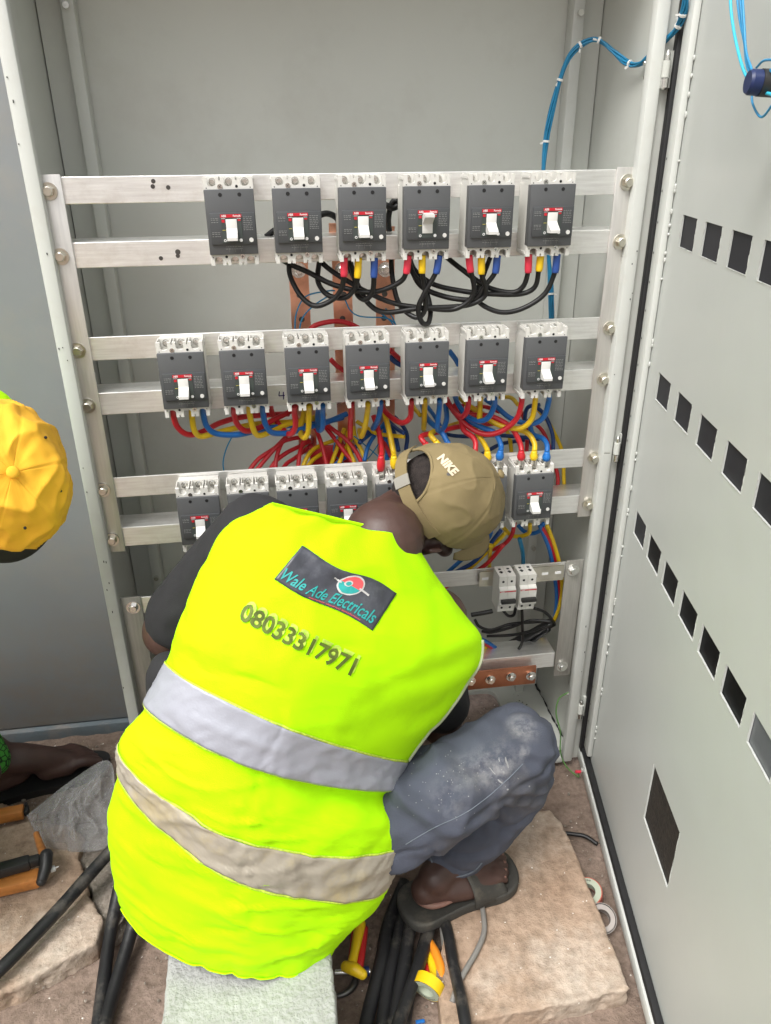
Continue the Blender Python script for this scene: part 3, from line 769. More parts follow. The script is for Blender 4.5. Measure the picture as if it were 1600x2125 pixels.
# ------------------------------------------------------------------ copper bars
def busbar(px, py, px2, py2, wd, Y, lab):
    a, b = at(px, py, Y), at(px2, py2, Y); x = (a.x+b.x)/2
    t = empty('copper_busbar', (x, Y, b.z), lab, 'busbar', 'vertical copper bars behind the breakers')
    n = 26; vs = []; h = (a.z-b.z)
    mb = MB()
    for i in range(n+1):
        z = h*i/n; e = .0006*fbm((x*40, z*30, 0), 1)
        vs += [(-wd/2+e, -.003, z), (wd/2+e, -.003, z), (wd/2+e, .003, z), (-wd/2+e, .003, z)]
    fs = [(4*i+k, 4*i+(k+1) % 4, 4*i+4+(k+1) % 4, 4*i+4+k) for i in range(n) for k in range(4)]+[(0,1,2,3), (4*n, 4*n+1, 4*n+2, 4*n+3)]
    mb.add(vs, fs).build('bar', MT['copper'], t)
    hm = MB()
    for z in [h-.12, h-.165, h-.30]:
        if z > 0: hm.lathe([(0, 0), (.0055, 0)], Matrix.Translation((random.uniform(-.003, .003), -.0033, z)) @ Matrix.Rotation(R(90), 4, 'X'), 14)
    hm.build('bar_hole', MT['dark_metal'], t)
    for z in (h-.075, .03):
        o = bpy.data.objects.new('bolt', BOLT2); COL.objects.link(o); o.parent = t; o.location = (0, -.0032, z); o.scale = (.9, 1, .9)
    return t
busbar(614, 470, 640, 940, .036, .105, 'left copper busbar standing upright behind the middle breaker row')
busbar(710, 470, 718, 940, .036, .105, 'middle copper busbar with a bright shine, upright behind the breakers')
busbar(796, 470, 803, 940, .036, .105, 'right copper busbar partly hidden by looping black cables')
# red heat-shrunk end of the middle bar
p = at(690, 950, .07)
tag(MB().box(p.x-.045, p.x+.04, .066, .072, p.z-.035, p.z+.028, b=.002).build('insulated_bar_end', MT['wire_red'], auto=30), 'flat red insulated bar end behind the red cable fan', 'busbar')
# earth bar at the bottom
Y = -.02
a, b = at(1112, 1383, Y), at(1110, 1418, Y)
eb = empty('earth_bar', (b.x-.2, Y, b.z), 'copper earth bar with four bolts below the lowest rail', 'busbar')
h = a.z-b.z
rel(MB().box(b.x-.34, b.x, Y, Y+.006, b.z, a.z, b=.0006), eb).build('bar', MT['copper_flat'], eb, auto=30)
for px, py in ((976, 1412), (1017, 1409), (1060, 1403), (1101, 1401)):
    q = at(px, py, Y); bo = bpy.data.objects.new('bolt', BOLT2); COL.objects.link(bo); bo.parent = eb; bo.location = Vector((q.x, Y-.0003, q.z))-eb.location; bo.scale = (.75, 1, .75)
    rel(MB().cyl((q.x, Y-.011, q.z), (q.x, Y-.020, q.z), .0045, n=10), eb).build('bolt_tip', MT['steel'], bo) if False else None
for x in (b.x-.28,):
    rel(MB().box(x-.012, x+.012, Y+.0062, .0004, b.z+.004, a.z+.006), eb).build('standoff', MT['alu_up'], eb)

# ------------------------------------------------------------------ wiring
def path(pts, y0, y1=None, ym=None):
    n = len(pts); out = []
    for i, p in enumerate(pts):
        t = i/(n-1)
        if len(p) == 3: Y = p[2]
        elif y1 is None: Y = y0
        elif ym is None: Y = y0+(y1-y0)*t
        else: Y = (y0+(ym-y0)*t*2) if t < .5 else (ym+(y1-ym)*(t*2-1))
        out.append(at(p[0], p[1], Y))
    return out
wire_n = 0
def wire(pts, m, rad, lab, group, y0=-.045, y1=.06, ym=None, name='wire', cat='wire', lug=None, sleeve=None, k=7, nseg=8):
    P = catmull(path(pts, y0, y1, ym), k)
    # slight hand-made waviness
    o = MB().tube(P, rad, nseg).build(name, MT[m], smooth=True)
    c = sum(P, Vector())/len(P)
    tag(o, lab, cat, group)
    if sleeve:
        sm, ns, sr = sleeve[:3]
        Q = catmull(path(sleeve[3], y0, y0), 5)
        MB().tube(Q, [sr*(1 if i < len(Q)-2 else .93) for i in range(len(Q))], 10).build('sleeve', MT[sm], o, smooth=True)
    if lug:
        lm = lug[0]; L_ = catmull(path(lug[1], y0, y0), 5)
        rr = [lug[2]*(.80+.35*math.sin(math.pi*min(1, i/(len(L_)-1)*1.1))) for i in range(len(L_))]
        MB().tube(L_, rr, 10).build('lug_sleeve', MT[lm], o, smooth=True)
        e = L_[0]
        MB().box(e.x-.006, e.x+.006, e.y-.002, e.y+.002, e.z-.016, e.z+.002, b=.0008).build('lug', MT['steel'], o)
    return o
COLN = {'wire_red': 'red', 'wire_yellow': 'yellow', 'wire_blue': 'blue', 'wire_dblue': 'dark blue', 'wire_black': 'black'}
G1 = 'black cables under the top row'
T1 = {2: 'third', 3: 'lever-up', 4: 'fifth', 5: 'rightmost'}
def blk(b, c, st, pts, yend=.06):
    sm = {'red': 'sl_red', 'yellow': 'sl_yellow', 'blue': 'sl_blue'}[c]
    (x0, y0), (x1, y1) = st
    wire([(x0, y0-6)]+[(x1, y1-3)]+pts, 'wire_black', .0046, f'black cable with {c} sleeve under the {T1[b]} breaker of the top row', G1, -.045, yend, ym=-.02,
         name='cable', cat='cable', sleeve=(sm, 0, .0064, [(x0, y0-8), ((x0+x1)/2, (y0+y1)/2), (x1, y1)]), k=8)
blk(2,'red',((714,543),(714,574)),[(708,600),(690,622),(655,635),(625,615),(603,575),(600,545),(604,520)])
blk(2,'yellow',((744,543),(742,577)),[(735,600),(715,618),(680,612),(660,585),(662,548),(668,520)])
blk(2,'blue',((777,543),(776,576)),[(773,605),(758,622),(742,612),(738,590),(730,555),(722,525)])
blk(3,'red',((847,538),(843,568)),[(830,585),(790,603),(750,605),(690,590),(640,565),(595,545),(570,525)])
blk(3,'yellow',((876,538),(876,567)),[(883,610),(880,648),(860,658),(828,630),(815,580),(812,545),(812,515)])
blk(3,'blue',((911,538),(905,568)),[(880,610),(868,640),(875,668),(889,670),(893,640),(882,600),(858,568),(850,545),(848,520)])
blk(4,'red',((973,538),(977,565)),[(984,600),(972,625),(940,642),(890,640),(820,630),(760,605),(700,570),(668,545),(650,520)])
blk(4,'yellow',((999,538),(999,569)),[(1008,600),(1000,620),(960,635),(870,640),(800,648),(765,630),(742,590),(725,555),(720,530)])
blk(4,'blue',((1032,538),(1028,567)),[(1005,595),(985,620),(945,620),(900,608),(870,590),(853,555),(848,525)])
blk(5,'red',((1097,536),(1096,566)),[(1085,595),(1060,607),(1010,595),(960,560),(932,538),(915,520)])
blk(5,'yellow',((1122,536),(1118,563)),[(1110,595),(1080,610),(1020,610),(960,604),(900,590),(862,562),(848,530)])
blk(5,'blue',((1156,536),(1152,566)),[(1130,610),(1085,640),(1040,648),(1000,632),(988,610),(1000,580),(1015,540),(1022,520)])
# black tails between the top breakers
for i, (pts, lab) in enumerate((([(552,492),(570,478),(585,470),(600,468)], 'short black cable tail left of the second top breaker'), ([(655,450),(678,443),(698,452),(705,470)], 'black cable arching between second and third top breakers'),
        ([(800,425),(815,432),(826,425),(822,415),(812,425),(806,455),(808,480)], 'black cable loop with blue end beside the lever-up breaker'))):
    wire(pts, 'wire_black', .0052, lab, None, .03, .04, name='cable', cat='cable')
p = at(692, 478, .06); tag(MB().box(p.x-.008, p.x+.022, .058, .063, p.z-.012, p.z+.012, b=.001).build('copper_link', MT['copper']), 'small copper link between second and third top breakers', 'busbar')
Z3 = lambda L: [(300+x/2.667, 600+y/2.667) for x, y in L]
Z4 = lambda L: [(700+x/2.667, 600+y/2.667) for x, y in L]
ZA = lambda L: [(500+x/4.706, 800+y/4.706) for x, y in L]
G2 = 'coloured wires under the middle row'
def w2(b, c, pts, yend=.07, rad=.0054):
    P = [(pts[0][0], pts[0][1]-14)]+pts
    wire(P, 'wire_'+c, rad, f'{c} wire looping from the underside of the {ORD[b]} breaker in the middle row', G2, -.040, yend, ym=-.005)
w2(0,'red',Z3([(160,690),(180,760),(240,805),(320,790),(420,740),(560,705),(800,690)]))
w2(0,'yellow',Z3([(262,700),(275,780),(310,815),(380,800),(500,770),(640,745),(870,730),(1000,690)]))
w2(0,'blue',Z3([(325,690),(345,760),(400,800),(520,805),(650,775),(800,755),(950,745),(1100,710)]))
w2(1,'red',Z3([(495,690),(515,750),(565,785),(640,765),(720,720),(800,680),(840,650)]))
w2(1,'yellow',Z3([(580,680),(600,770),(630,810),(700,790),(800,745),(900,725),(980,690)]))
w2(1,'blue',Z3([(655,680),(670,750),(710,795),(800,795),(900,765),(1000,740),(1120,690)]))
w2(2,'red',Z3([(830,680),(835,760),(805,803),(760,770),(710,695),(695,640)]))
w2(2,'yellow',Z3([(910,680),(905,790),(880,822),(862,780),(880,690),(890,640)]))
w2(2,'blue',Z3([(985,680),(985,760),(965,780),(958,720),(965,650)]))
w2(3,'red',Z3([(1145,670),(1140,740),(1138,825)]), .02)
w2(3,'yellow',Z3([(1235,670),(1220,760),(1200,815),(1190,780)]), .05)
w2(3,'blue',Z3([(1305,660),(1290,730),(1265,770),(1300,700)]), .06)
w2(4,'red',Z3([(1475,650),(1470,710),(1430,740),(1380,720),(1330,675),(1310,640)]))
w2(4,'yellow',Z3([(1550,650),(1548,720),(1545,775)]), .05)
w2(4,'blue',Z4([(565,650),(555,770),(580,780),(605,720),(600,640)]))
w2(5,'red',Z4([(725,640),(710,690),(680,705),(640,670),(600,600)]))
w2(5,'yellow',Z4([(790,640),(785,740)]), .0)
w2(5,'blue',Z4([(870,640),(840,705),(790,730),(720,705),(670,640),(650,590)]))
w2(6,'red',Z4([(1020,630),(990,720),(900,790),(800,800),(700,740),(620,640),(600,600)]))
w2(6,'yellow',Z4([(1095,620),(1075,720),(1010,770),(900,755),(800,690),(720,640),(680,600)]))
w2(6,'blue',Z4([(1170,620),(1140,710),(1070,745),(960,715),(880,650),(820,610)]))
G3 = 'coloured feed wires into the bottom row'
def w3(b, c, pts, rad=.0054, y1=.05):
    P = pts
    lugp = [P[0], (P[0][0]*.5+P[1][0]*.5, P[0][1]*.5+P[1][1]*.5)] if len(P) < 2 else [P[0], ((P[0][0]+P[1][0])/2, (P[0][1]+P[1][1])/2), (P[1][0]*.85+P[2][0]*.15, P[1][1]*.85+P[2][1]*.15)]
    wire(P, 'wire_'+c, rad, f'{c} wire with crimped lug feeding the top of the {ORD[b]} breaker in the bottom row', G3, -.036, y1, ym=.0, lug=('wire_'+c, lugp, .0072))
w3(4,'red',Z4([(240,1005),(243,930),(245,890),(232,800),(200,700)]))
w3(4,'yellow',Z4([(316,990),(313,930),(310,900),(285,780),(260,680)]))
w3(5,'red',Z4([(505,890),(490,860),(465,815),(560,790),(680,760),(900,740)]), y1=.08)
w3(5,'yellow',Z4([(570,890),(550,850),(518,800),(600,765),(680,740)]), y1=.08)
w3(5,'blue',Z4([(640,910),(615,860),(575,790),(500,720),(470,640)]), y1=.08)
w3(6,'red',Z4([(757,950),(763,900),(765,850),(745,815),(700,780),(685,720),(690,640)]))
w3(6,'yellow',Z4([(830,950),(833,905),(815,860),(770,790),(740,720)]))
w3(6,'blue',Z4([(896,945),(903,900),(905,860),(870,795),(800,765),(720,720),(660,640)]))
w3(7,'red',Z4([(1015,945),(1020,905),(1010,850),(960,765),(850,705),(700,690),(640,640)]))
w3(7,'yellow',Z4([(1085,945),(1090,905),(1090,850),(1040,790),(900,755),(800,700)]))
w3(7,'blue',Z4([(1155,950),(1160,910),(1160,860),(1135,825),(1080,800),(1060,720)]))
# fan of feeders from the busbars behind
G4 = 'feeder wires fanning out behind the breakers'
fan = [('wire_red', [(60,860),(170,720),(330,610),(440,500),(500,430)]), ('wire_red', [(135,850),(240,720),(380,570),(480,525),(620,500)]), ('wire_red', [(270,850),(340,740),(450,655),(560,600),(680,540)]),
 ('wire_red', [(335,850),(345,720),(380,600),(440,500),(520,430)]), ('wire_red', [(390,840),(450,760),(540,700),(690,580)]), ('wire_red', [(555,840),(570,690),(590,600),(630,510),(660,470)]),
 ('wire_red', [(845,810),(800,620),(755,480),(720,410)]), ('wire_red', [(1120,790),(1000,630),(900,500),(820,400)]), ('wire_red', [(1195,790),(1120,640),(1020,520),(900,430),(840,380)]),
 ('wire_yellow', [(595,830),(640,710),(700,630),(790,580),(930,530)]), ('wire_yellow', [(630,820),(700,730),(800,660),(950,570)]), ('wire_yellow', [(870,810),(910,690),(960,560),(1010,420)]),
 ('wire_yellow', [(1110,760),(1050,600),(1040,450)]), ('wire_yellow', [(1240,790),(1180,640),(1120,520),(1100,400)]), ('wire_yellow', [(1600,500),(1480,490),(1330,470),(1240,420),(1130,350)]),
 ('wire_blue', [(880,810),(960,740),(1060,670),(1180,540),(1340,420)]), ('wire_blue', [(1205,740),(1240,600),(1310,480),(1420,350)]), ('wire_blue', [(1420,760),(1430,640),(1405,480),(1420,340)]),
 ('wire_dblue', [(1600,470),(1520,420),(1430,340)]), ('wire_dblue', [(1540,640),(1510,500),(1450,350)]), ('wire_dblue', [(1160,560),(1210,480),(1330,400)]), ('wire_yellow', [(960,760),(1010,640),(1100,480)]), ('wire_red', [(1470,700),(1420,600),(1380,520),(1300,430)])]
cnt = {}
FD = {'wire_red': ['longest', 'second', 'third', 'steep', 'fifth', 'upright', 'seventh', 'eighth', 'ninth', 'tenth']}
for m, L_ in fan:
    cnt[m] = cnt.get(m, 0)+1; c = COLN[m]
    wire(ZA(L_), m, .0043, f'{c} feeder wire, {(ORD+["ninth","tenth","eleventh"])[cnt[m]-1]} {c} one from the left in the fan behind', G4, .030, .085)
back = [('wire_yellow', [(1255,1080),(1250,950),(1235,870),(1170,740),(1105,660)]), ('wire_dblue', [(1195,890),(1190,800),(1150,700),(1100,650)]), ('wire_red', [(1220,1090),(1215,1010),(1150,810),(1090,740)]), ('wire_dblue', [(1120,640),(1050,660),(1040,760),(1075,860)]),
 ('wire_dblue', [(1120,830),(900,810),(700,815),(580,790),(470,680)]), ('wire_dblue', [(800,915),(900,860),(1000,840),(1080,830)]), ('wire_yellow', [(965,920),(955,830),(930,760)]), ('wire_red', [(1045,930),(1050,850),(1045,760),(1020,680)]),
 ('wire_dblue', [(380,890),(385,800),(330,720),(280,690)]), ('wire_blue', [(640,900),(560,740),(500,650)]), ('wire_yellow', [(460,700),(420,650),(410,610)]), ('wire_yellow', [(690,720),(640,670),(600,610)]), ('wire_red', [(900,680),(800,650),(700,690),(640,640)]), ('wire_yellow', [(1000,640),(960,600),(900,600)])]
BL = ['dropping to the corner strip', 'nearest the corner strip', 'beside the yellow drop', 'curling into a loop', 'running level above the cap', 'rising level to the right', 'hanging left of the last feed lugs', 'hanging between the last feed lugs', 'left of the cap top', 'slanting right above the cap', 'highest over the cap', 'short slant over the feed lugs', 'arching over the feed lugs', 'under the last two breakers']
for nb3, (m, L_) in enumerate(back):
    cnt[m] = cnt.get(m, 0)+1; c = COLN[m]
    wire(Z4(L_), m, .0043, f'{c} wire deep behind the right breakers, {BL[nb3]}', f'{c} wires running deep behind the rails', .06, .12)
G5 = 'wires below the bottom row at right'
low = [('wire_red', [(1068,1085),(1062,1110),(1045,1130),(1015,1142),(985,1138),(960,1120)], 'red wire hooking below the rightmost breaker of the bottom row'), ('wire_yellow', [(1100,1088),(1098,1105),(1080,1113),(1060,1110),(1045,1095)], 'yellow wire looping under the rightmost breaker of the bottom row'),
 ('wire_blue', [(1128,1086),(1122,1100),(1105,1107),(1088,1103),(1075,1090)], 'blue wire looping under the rightmost breaker of the bottom row'),
 ('wire_blue', [(1022,1090),(1015,1115),(995,1130),(960,1160),(915,1200),(880,1230)], 'blue wire sweeping down behind the cap peak'),
 ('wire_yellow', [(1050,1105),(1020,1135),(980,1175),(935,1205),(890,1235)], 'yellow wire sweeping down behind the cap peak'), ('wire_red', [(1045,1130),(1010,1170),(970,1195),(930,1215),(880,1250)], 'red wire sweeping down behind the cap peak'),
 ('wire_dblue', [(1040,1100),(990,1160),(950,1185),(905,1210),(870,1240)], 'dark blue wire sweeping down behind the cap peak'),
 ('wire_yellow', [(1135,1090),(1150,1130),(1163,1180),(1166,1230),(1155,1275),(1140,1300),(1110,1330)], 'yellow wire dropping past the small breakers to a tied bundle'),
 ('wire_red', [(1125,1095),(1143,1130),(1156,1180),(1160,1235),(1150,1285),(1130,1310)], 'red wire dropping past the small breakers to a tied bundle'), ('wire_blue', [(1120,1090),(1140,1140),(1150,1190),(1155,1240),(1148,1290),(1120,1320)], 'blue wire dropping past the small breakers to a tied bundle'),
 ('wire_yellow', [(1018,1130),(1016,1165),(1015,1200)], 'yellow wire going straight down left of the small breakers'), ('wire_bundle', [(1078,1118),(1085,1150),(1086,1190),(1085,1240)], 'teal wire dropping behind the small breakers'),
 ('wire_red', [(985,1325),(1005,1335),(1030,1350),(1045,1365)], 'red wire end beside the vest armhole above the rail'), ('wire_blue', [(980,1318),(1010,1332),(1035,1350),(1050,1370)], 'blue wire end beside the vest armhole above the rail'), ('wire_yellow', [(975,1330),(1005,1342),(1030,1360)], 'yellow wire end beside the vest armhole above the rail')]
for m, L_, lab in low: wire(L_, m, .0046, lab, G5, .01, .07)
G6 = 'black wires below the small breakers'
for L_, lab in (([(1108,1262),(1130,1270),(1143,1285),(1120,1290),(1060,1295),(1020,1307),(995,1300),(985,1285)], 'black wire looping left from the right small breaker'), ([(1145,1290),(1100,1288),(1060,1302),(1020,1312),(1000,1310)], 'second black wire loop under the small breakers'),
      ([(1143,1295),(1100,1310),(1060,1318),(1010,1320)], 'lowest thin black wire sweeping left from the tied bundle'), ([(1083,1262),(1084,1290),(1084,1330),(1075,1350)], 'black wire hanging straight down from the right small breaker'), ([(1045,1268),(1055,1278),(1066,1276),(1070,1262)], 'short black bridge wire between the two small breakers')):
    wire(L_, 'wire_black', .0034, lab, G6, -.02, .03)
wire([(1022,1268),(1008,1271),(990,1274),(978,1276)], 'wire_black', .0050, 'black taped wire end left of the small breakers', None, -.05, -.05, sleeve=None)
wire([(1148,1290),(1110,1312),(1060,1338),(1010,1360),(960,1390)], 'wire_black', .011, 'thick black cable bundle rising diagonally to the tie at right', None, .04, .10, name='cable', cat='cable')
wire([(1140,1305),(1105,1330),(1080,1352)], 'wire_black', .0055, 'black cable lying along the thick diagonal bundle', None, .035, .07, name='cable', cat='cable')
# thin control wires
thin = [([(612,690),(615,650),(635,615),(680,604),(695,603)], 'upper thin blue wire arching over the left busbar'), ([(620,690),(628,660),(650,635),(680,615)], 'lower thin blue wire arching over the left busbar'),
 ([(716,622),(728,645),(750,657),(800,660),(820,672),(828,690)], 'thin blue wire crossing from the middle busbar to the right one'), ([(800,640),(815,660),(827,690)], 'thin blue wire in the small bunch above the middle row'), ([(790,650),(812,668),(822,690)], 'thin blue wire left in the bunch above the middle row'),
 ([(486,898),(470,930),(463,960),(466,985)], 'thin blue wire hanging alone left of the red fan'), ([(700,905),(692,935),(705,955),(730,965),(760,955),(790,915)], 'thin blue loop hanging in front of the cable fan'), ([(735,905),(765,930),(800,960)], 'thin blue wire crossing the cable fan diagonally')]
for L_, lab in thin: wire(L_, 'wire_thin', .0014, lab, 'thin blue control wires', .06, .06, nseg=6)
wire([(640,688),(655,675),(690,667),(720,670),(748,684),(760,700)], 'wire_red', .0048, 'red wire arching over the middle row rail between busbars', None, .05, .07)
wire([(685,745),(700,760),(715,770)], 'wire_red', .0048, 'red wire seen between third and fourth middle breakers', None, .05, .05)
wire([(808,725),(822,738),(838,752)], 'wire_red', .0048, 'upper red wire seen left of the fifth middle breaker', None, .05, .05)
wire([(808,740),(822,752),(836,760)], 'wire_dblue', .0050, 'dark blue wire seen left of the fifth middle breaker', None, .05, .05)
wire([(932,728),(945,745),(952,758)], 'wire_blue', .0050, 'blue wire seen between fifth and sixth middle breakers', None, .05, .05)
# blue loom at the upper right, tied every few centimetres
loom_px = [(1145,690,.10),(1143,600,.12),(1138,520,.13),(1128,420,.14),(1128,350,.15),(1138,262,.15),(1162,165,.14),(1190,105,.13),(1235,82,.12),(1272,105,.10),(1302,130,.07),(1330,132,.03),(1362,100,.0),(1402,62,-.03),(1420,20,-.05),(1424,-30,-.06)]
LP = catmull([at(*p) for p in loom_px], 9)
loom = empty('wire_loom', LP[40], 'blue tied wire bundle curving down the upper right of the cabinet', 'wire bundle')
for k in range(7):
    a = 2*math.pi*k/6; rr = .0032 if k < 6 else 0
    mb = MB().tube([p+Vector((rr*math.cos(a+i*.03), rr*math.sin(a+i*.03), rr*.5*math.sin(a*2+i*.05)))+Vector((.0012*math.sin(i*.35+k), 0, .0012*math.cos(i*.31+k*2))) for i, p in enumerate(LP)], .0019, 6)
    rel(mb, loom).build('strand', MT['wire_bundle'], loom, smooth=True)
for i in (8, 42, 54, 66, 74, 92, 106, 119, 124):
    p = LP[i]; d = (LP[i+1]-LP[i-1]).normalized()
    mb = MB().cyl(p-d*.0022, p+d*.0016, .0060, n=12).box(-.0015, .0015, -.001, .001, .0, .012, Matrix.Translation(p) @ Matrix.Rotation(i, 4, 'Y')); rel(mb, loom).build('cable_tie', MT['tie'], loom)
# green and yellow earth wire from the inner wall to the door
d = ray(1186, 1437); p0 = CAM+d*((.495-CAM.x)/d.x)
ew = [p0, p0+Vector((-.012,-.005,.004)), at(1160,1450,-.0), at(1154,1480,-.01), at(1163,1520,-.03), at(1163,1560,-.04), at(1175,1590,-.055), at(1200,1612,-.065), tuple(MD @ Vector((.02, .012, -1.327)))]
e_ = MB().tube(catmull(ew, 8), .0017, 6).build('earth_wire', MT['wire_green'], smooth=True)
tag(e_, 'thin green and yellow earth wire linking the cabinet to its door', 'wire')
for q in (Vector(ew[0]), Vector(ew[-1])): MB().cyl(q+Vector((-.006,0,0)), q+Vector((.006,0,-.002)), .0036, n=8).build('red_ferrule', MT['sl_red'], e_)

# thin bright wires and lamp holder on the upper part of the door
def onddoor(px, py, w_):
    rr = ray(px, py); o = HG+DN*w_; t = (o-CAM).dot(DN)/rr.dot(DN); return CAM+rr*t
for L_, m, r_, lab in (([(1515,-20),(1518,30),(1528,90),(1545,150),(1570,185),(1605,197)], 'wire_cyan', .0020, 'bright cyan wire drooping in front of the door top'), ([(1528,-20),(1535,40),(1545,90),(1549,130),(1560,150),(1605,148)], 'wire_thin', .0016, 'blue wire beside the cyan one on the door'),
      ([(1535,-20),(1541,50),(1547,100),(1556,140),(1580,153),(1610,140)], 'wire_thin', .0016, 'inner blue wire dropping to the lamp holder on the door'), ([(1540,-20),(1545,60),(1549,110),(1562,150)], 'wire_thin', .0016, 'shortest blue wire dropping to the lamp holder'), ([(1561,186),(1562,215),(1580,243),(1605,215)], 'wire_thin', .0014, 'thin teal loop hanging below the lamp holder'), ([(1570,140),(1585,126),(1610,124)], 'wire_thin', .0014, 'thin teal wire arching above the lamp holder')):
    P = catmull([onddoor(x, y, .03) for x, y in L_], 8); tag(MB().tube(P, r_, 6).build('wire', MT[m], smooth=True), lab, 'wire', 'wires on the upper door')
q = onddoor(1540, 92, .03); MB().box(q.x-.004, q.x+.004, q.y-.003, q.y+.003, q.z-.003, q.z+.003)
a = onddoor(1551, 170, .050); ax = (-DN+Vector((0, 0, -.06))).normalized()
lh = empty('indicator_lamp', a, 'navy and black lamp holder with yellow ring on the door edge', 'indicator lamp')
rel(MB().cyl(a, a+ax*.003, .0112, .0130, n=20).cyl(a+ax*.003, a+ax*.013, .0130, n=20), lh).build('blue_cap', MT['blue_pl'], lh, auto=30)
lb = rel(MB().cyl(a+ax*.0132, a+ax*.036, .0138, n=20), lh).build('body', MT['black_pl'], lh, auto=30)
rel(MB().cyl(a+ax*.0362, a+ax*.060, .0150, n=20), lh).build('yellow_ring', MT['yellow_pl'], lh, auto=30)

# ------------------------------------------------------------------ slabs and block on the ground
def rough_slab(name, poly, z0, z1, m, label, cat, voxel=.005, amp=.0025, chip=.008, seed=0, group=None):
    mb = MB(); n = len(poly)
    vs = [(x, y, z0) for x, y in poly]+[(x, y, z1) for x, y in poly]
    mb.add(vs, [tuple(range(n-1, -1, -1)), tuple(range(n, 2*n))]+[(i, (i+1) % n, n+(i+1) % n, n+i) for i in range(n)])
    cx, cy = sum(p[0] for p in poly)/n, sum(p[1] for p in poly)/n
    def dsp(co, no):
        edge = min(1, max(0, 1-abs(no.z)))
        f = fbm((co.x, co.y, co.z+seed), 18, 4)*amp*(.25+.75*edge)
        c = max(0, fbm((co.x+seed, co.y, co.z), 30, 3)-.05)*chip*(.1+.9*edge)
        return no*(f*.8-c)
    o = remeshed(mb, name, m, None, voxel, 0, dsp)
    o.location = (cx, cy, z0)
    for v in o.data.vertices: v.co -= Vector((cx, cy, z0))
    tag(o, label, cat, group); return o
SZ = -1.318
def pz(L, z): return [tuple(atz(x, y, z)[:2]) for x, y in L]
rough_slab('cement_slab', pz([(930,1905),(1000,1800),(1090,1690),(1140,1678),(1168,1706),(1240,1880),(1308,2052),(1150,2088),(985,2118),(915,2130),(905,2010)], SZ), GZ-.008, SZ, MT['slab'], 'tan cement slab under the sandal beside the open door', 'slab', seed=1)
rough_slab('cement_slab', pz([(-160,1760),(60,1700),(150,1712),(178,1735),(165,1775),(188,1860),(215,1905),(200,1955),(40,2045),(-160,2120)], SZ-.002), GZ-.008, SZ-.002, MT['slab'], 'broken tan cement slab at lower left under the black cable', 'slab', seed=5, chip=.014)
rough_slab('cement_rubble', pz([(140,1705),(215,1700),(262,1800),(268,1890),(235,1935),(200,1905),(190,1850),(160,1775)], -1.33), GZ-.008, -1.335, MT['slab_raw'], 'crumbled broken edge of cement beside the yellow vest hem', 'rubble', voxel=.005, amp=.016, chip=.035, seed=9)
rough_slab('cement_slab', pz([(-140,1660),(0,1665),(85,1690),(60,1712),(-20,1745),(-140,1790)], -1.34), GZ-.008, -1.340, MT['slab'], 'thin tan cement piece behind the left slab, near the plastic bag', 'slab', seed=12)
BT = -1.168
bl = rough_slab('concrete_block', [tuple(v) for v in ((-.390,-.46),(-.122,-.47),(-.128,-.88),(-.388,-.88))], GZ-.004, BT, MT['block'], 'pale grey concrete block the squatting worker sits on', 'block', voxel=.0055, amp=.0045, chip=.010, seed=3)

# ------------------------------------------------------------------ the worker
def image_dir(x, y, c): return (AR*x + AU*y - AF*c)       # right, up, towards the photographer
wk = empty('person', (-.25, -.52, BT), 'worker in yellow-green vest and khaki cap squatting with his back turned', 'person')
def wp(mb, name, m, parent=wk, **k): return rel(mb, wk).build(name, m, parent, **k)
def wr(mb, name, m, parent=wk, **k):
    l = Vector(wk.location); mb.v = [tuple(Vector(v)-l) for v in mb.v]; return remeshed(mb, name, m, parent, **k)
# head frame
HF = image_dir(.60, -.36, -.68).normalized(); HRr = image_dir(-.08, -.72, .60); HRr = (HRr-HF*HRr.dot(HF)).normalized(); HU = HRr.cross(HF).normalized()
HC = at(897, 1050, -.185)
MH = Matrix((HRr, HF, HU)).transposed().to_4x4(); MH.translation = HC
RIM = MH.inverted()
hip_c = Vector((-.235, -.47, -1.085)); chest = at(680, 1240, -.37)+Vector((0, .0, 0)); nb_ = at(795, 1120, -.29)
shL, shR = at(520, 1125, -.315), at(905, 1285, -.27)
elL, elR = at(352, 1310, -.30), at(915, 1500, -.25)
haL, haR = at(470, 1390, -.10), at(800, 1440, -.10)
hipR, hipL = Vector((-.135, -.415, -1.075)), Vector((-.30, -.39, -1.06))
knR = at(1068, 1548, -.375); knL = Vector((-.28, -.06, -.93))
anR = at(945, 1790, -.33); anR.z = -1.235; anL = Vector((-.27, -.20, -1.28))
heel, toe = atz(872, 1860, -1.283), atz(1052, 1785, -1.283)
fdir = (toe-heel); fdir.z = 0; fl_ = fdir.length; fdir.normalize(); fside = Vector((fdir.y, -fdir.x, 0))   # to his right
b = MB()
IN = Vector((.0, .055, -.045))
spine = [hip_c+Vector((0,.04,-.01)), hip_c.lerp(chest, .5)+IN, chest+IN, nb_+Vector((-.01, .0, -.03))]
b.chain(spine, [.11, .09, .085, .055])
b.chain([hipL, hipR], [.10, .10])
b.chain([shL, (chest+IN).lerp(shL, .4), (chest+IN).lerp(shR, .4), shR], [.052, .066, .066, .05])
skull = lambda x, y, z: MH @ Vector((x, y, z))
b.chain([nb_, nb_.lerp(skull(0, -.012, -.05), .55), skull(0, .0, -.03)], [.066, .056, .056])
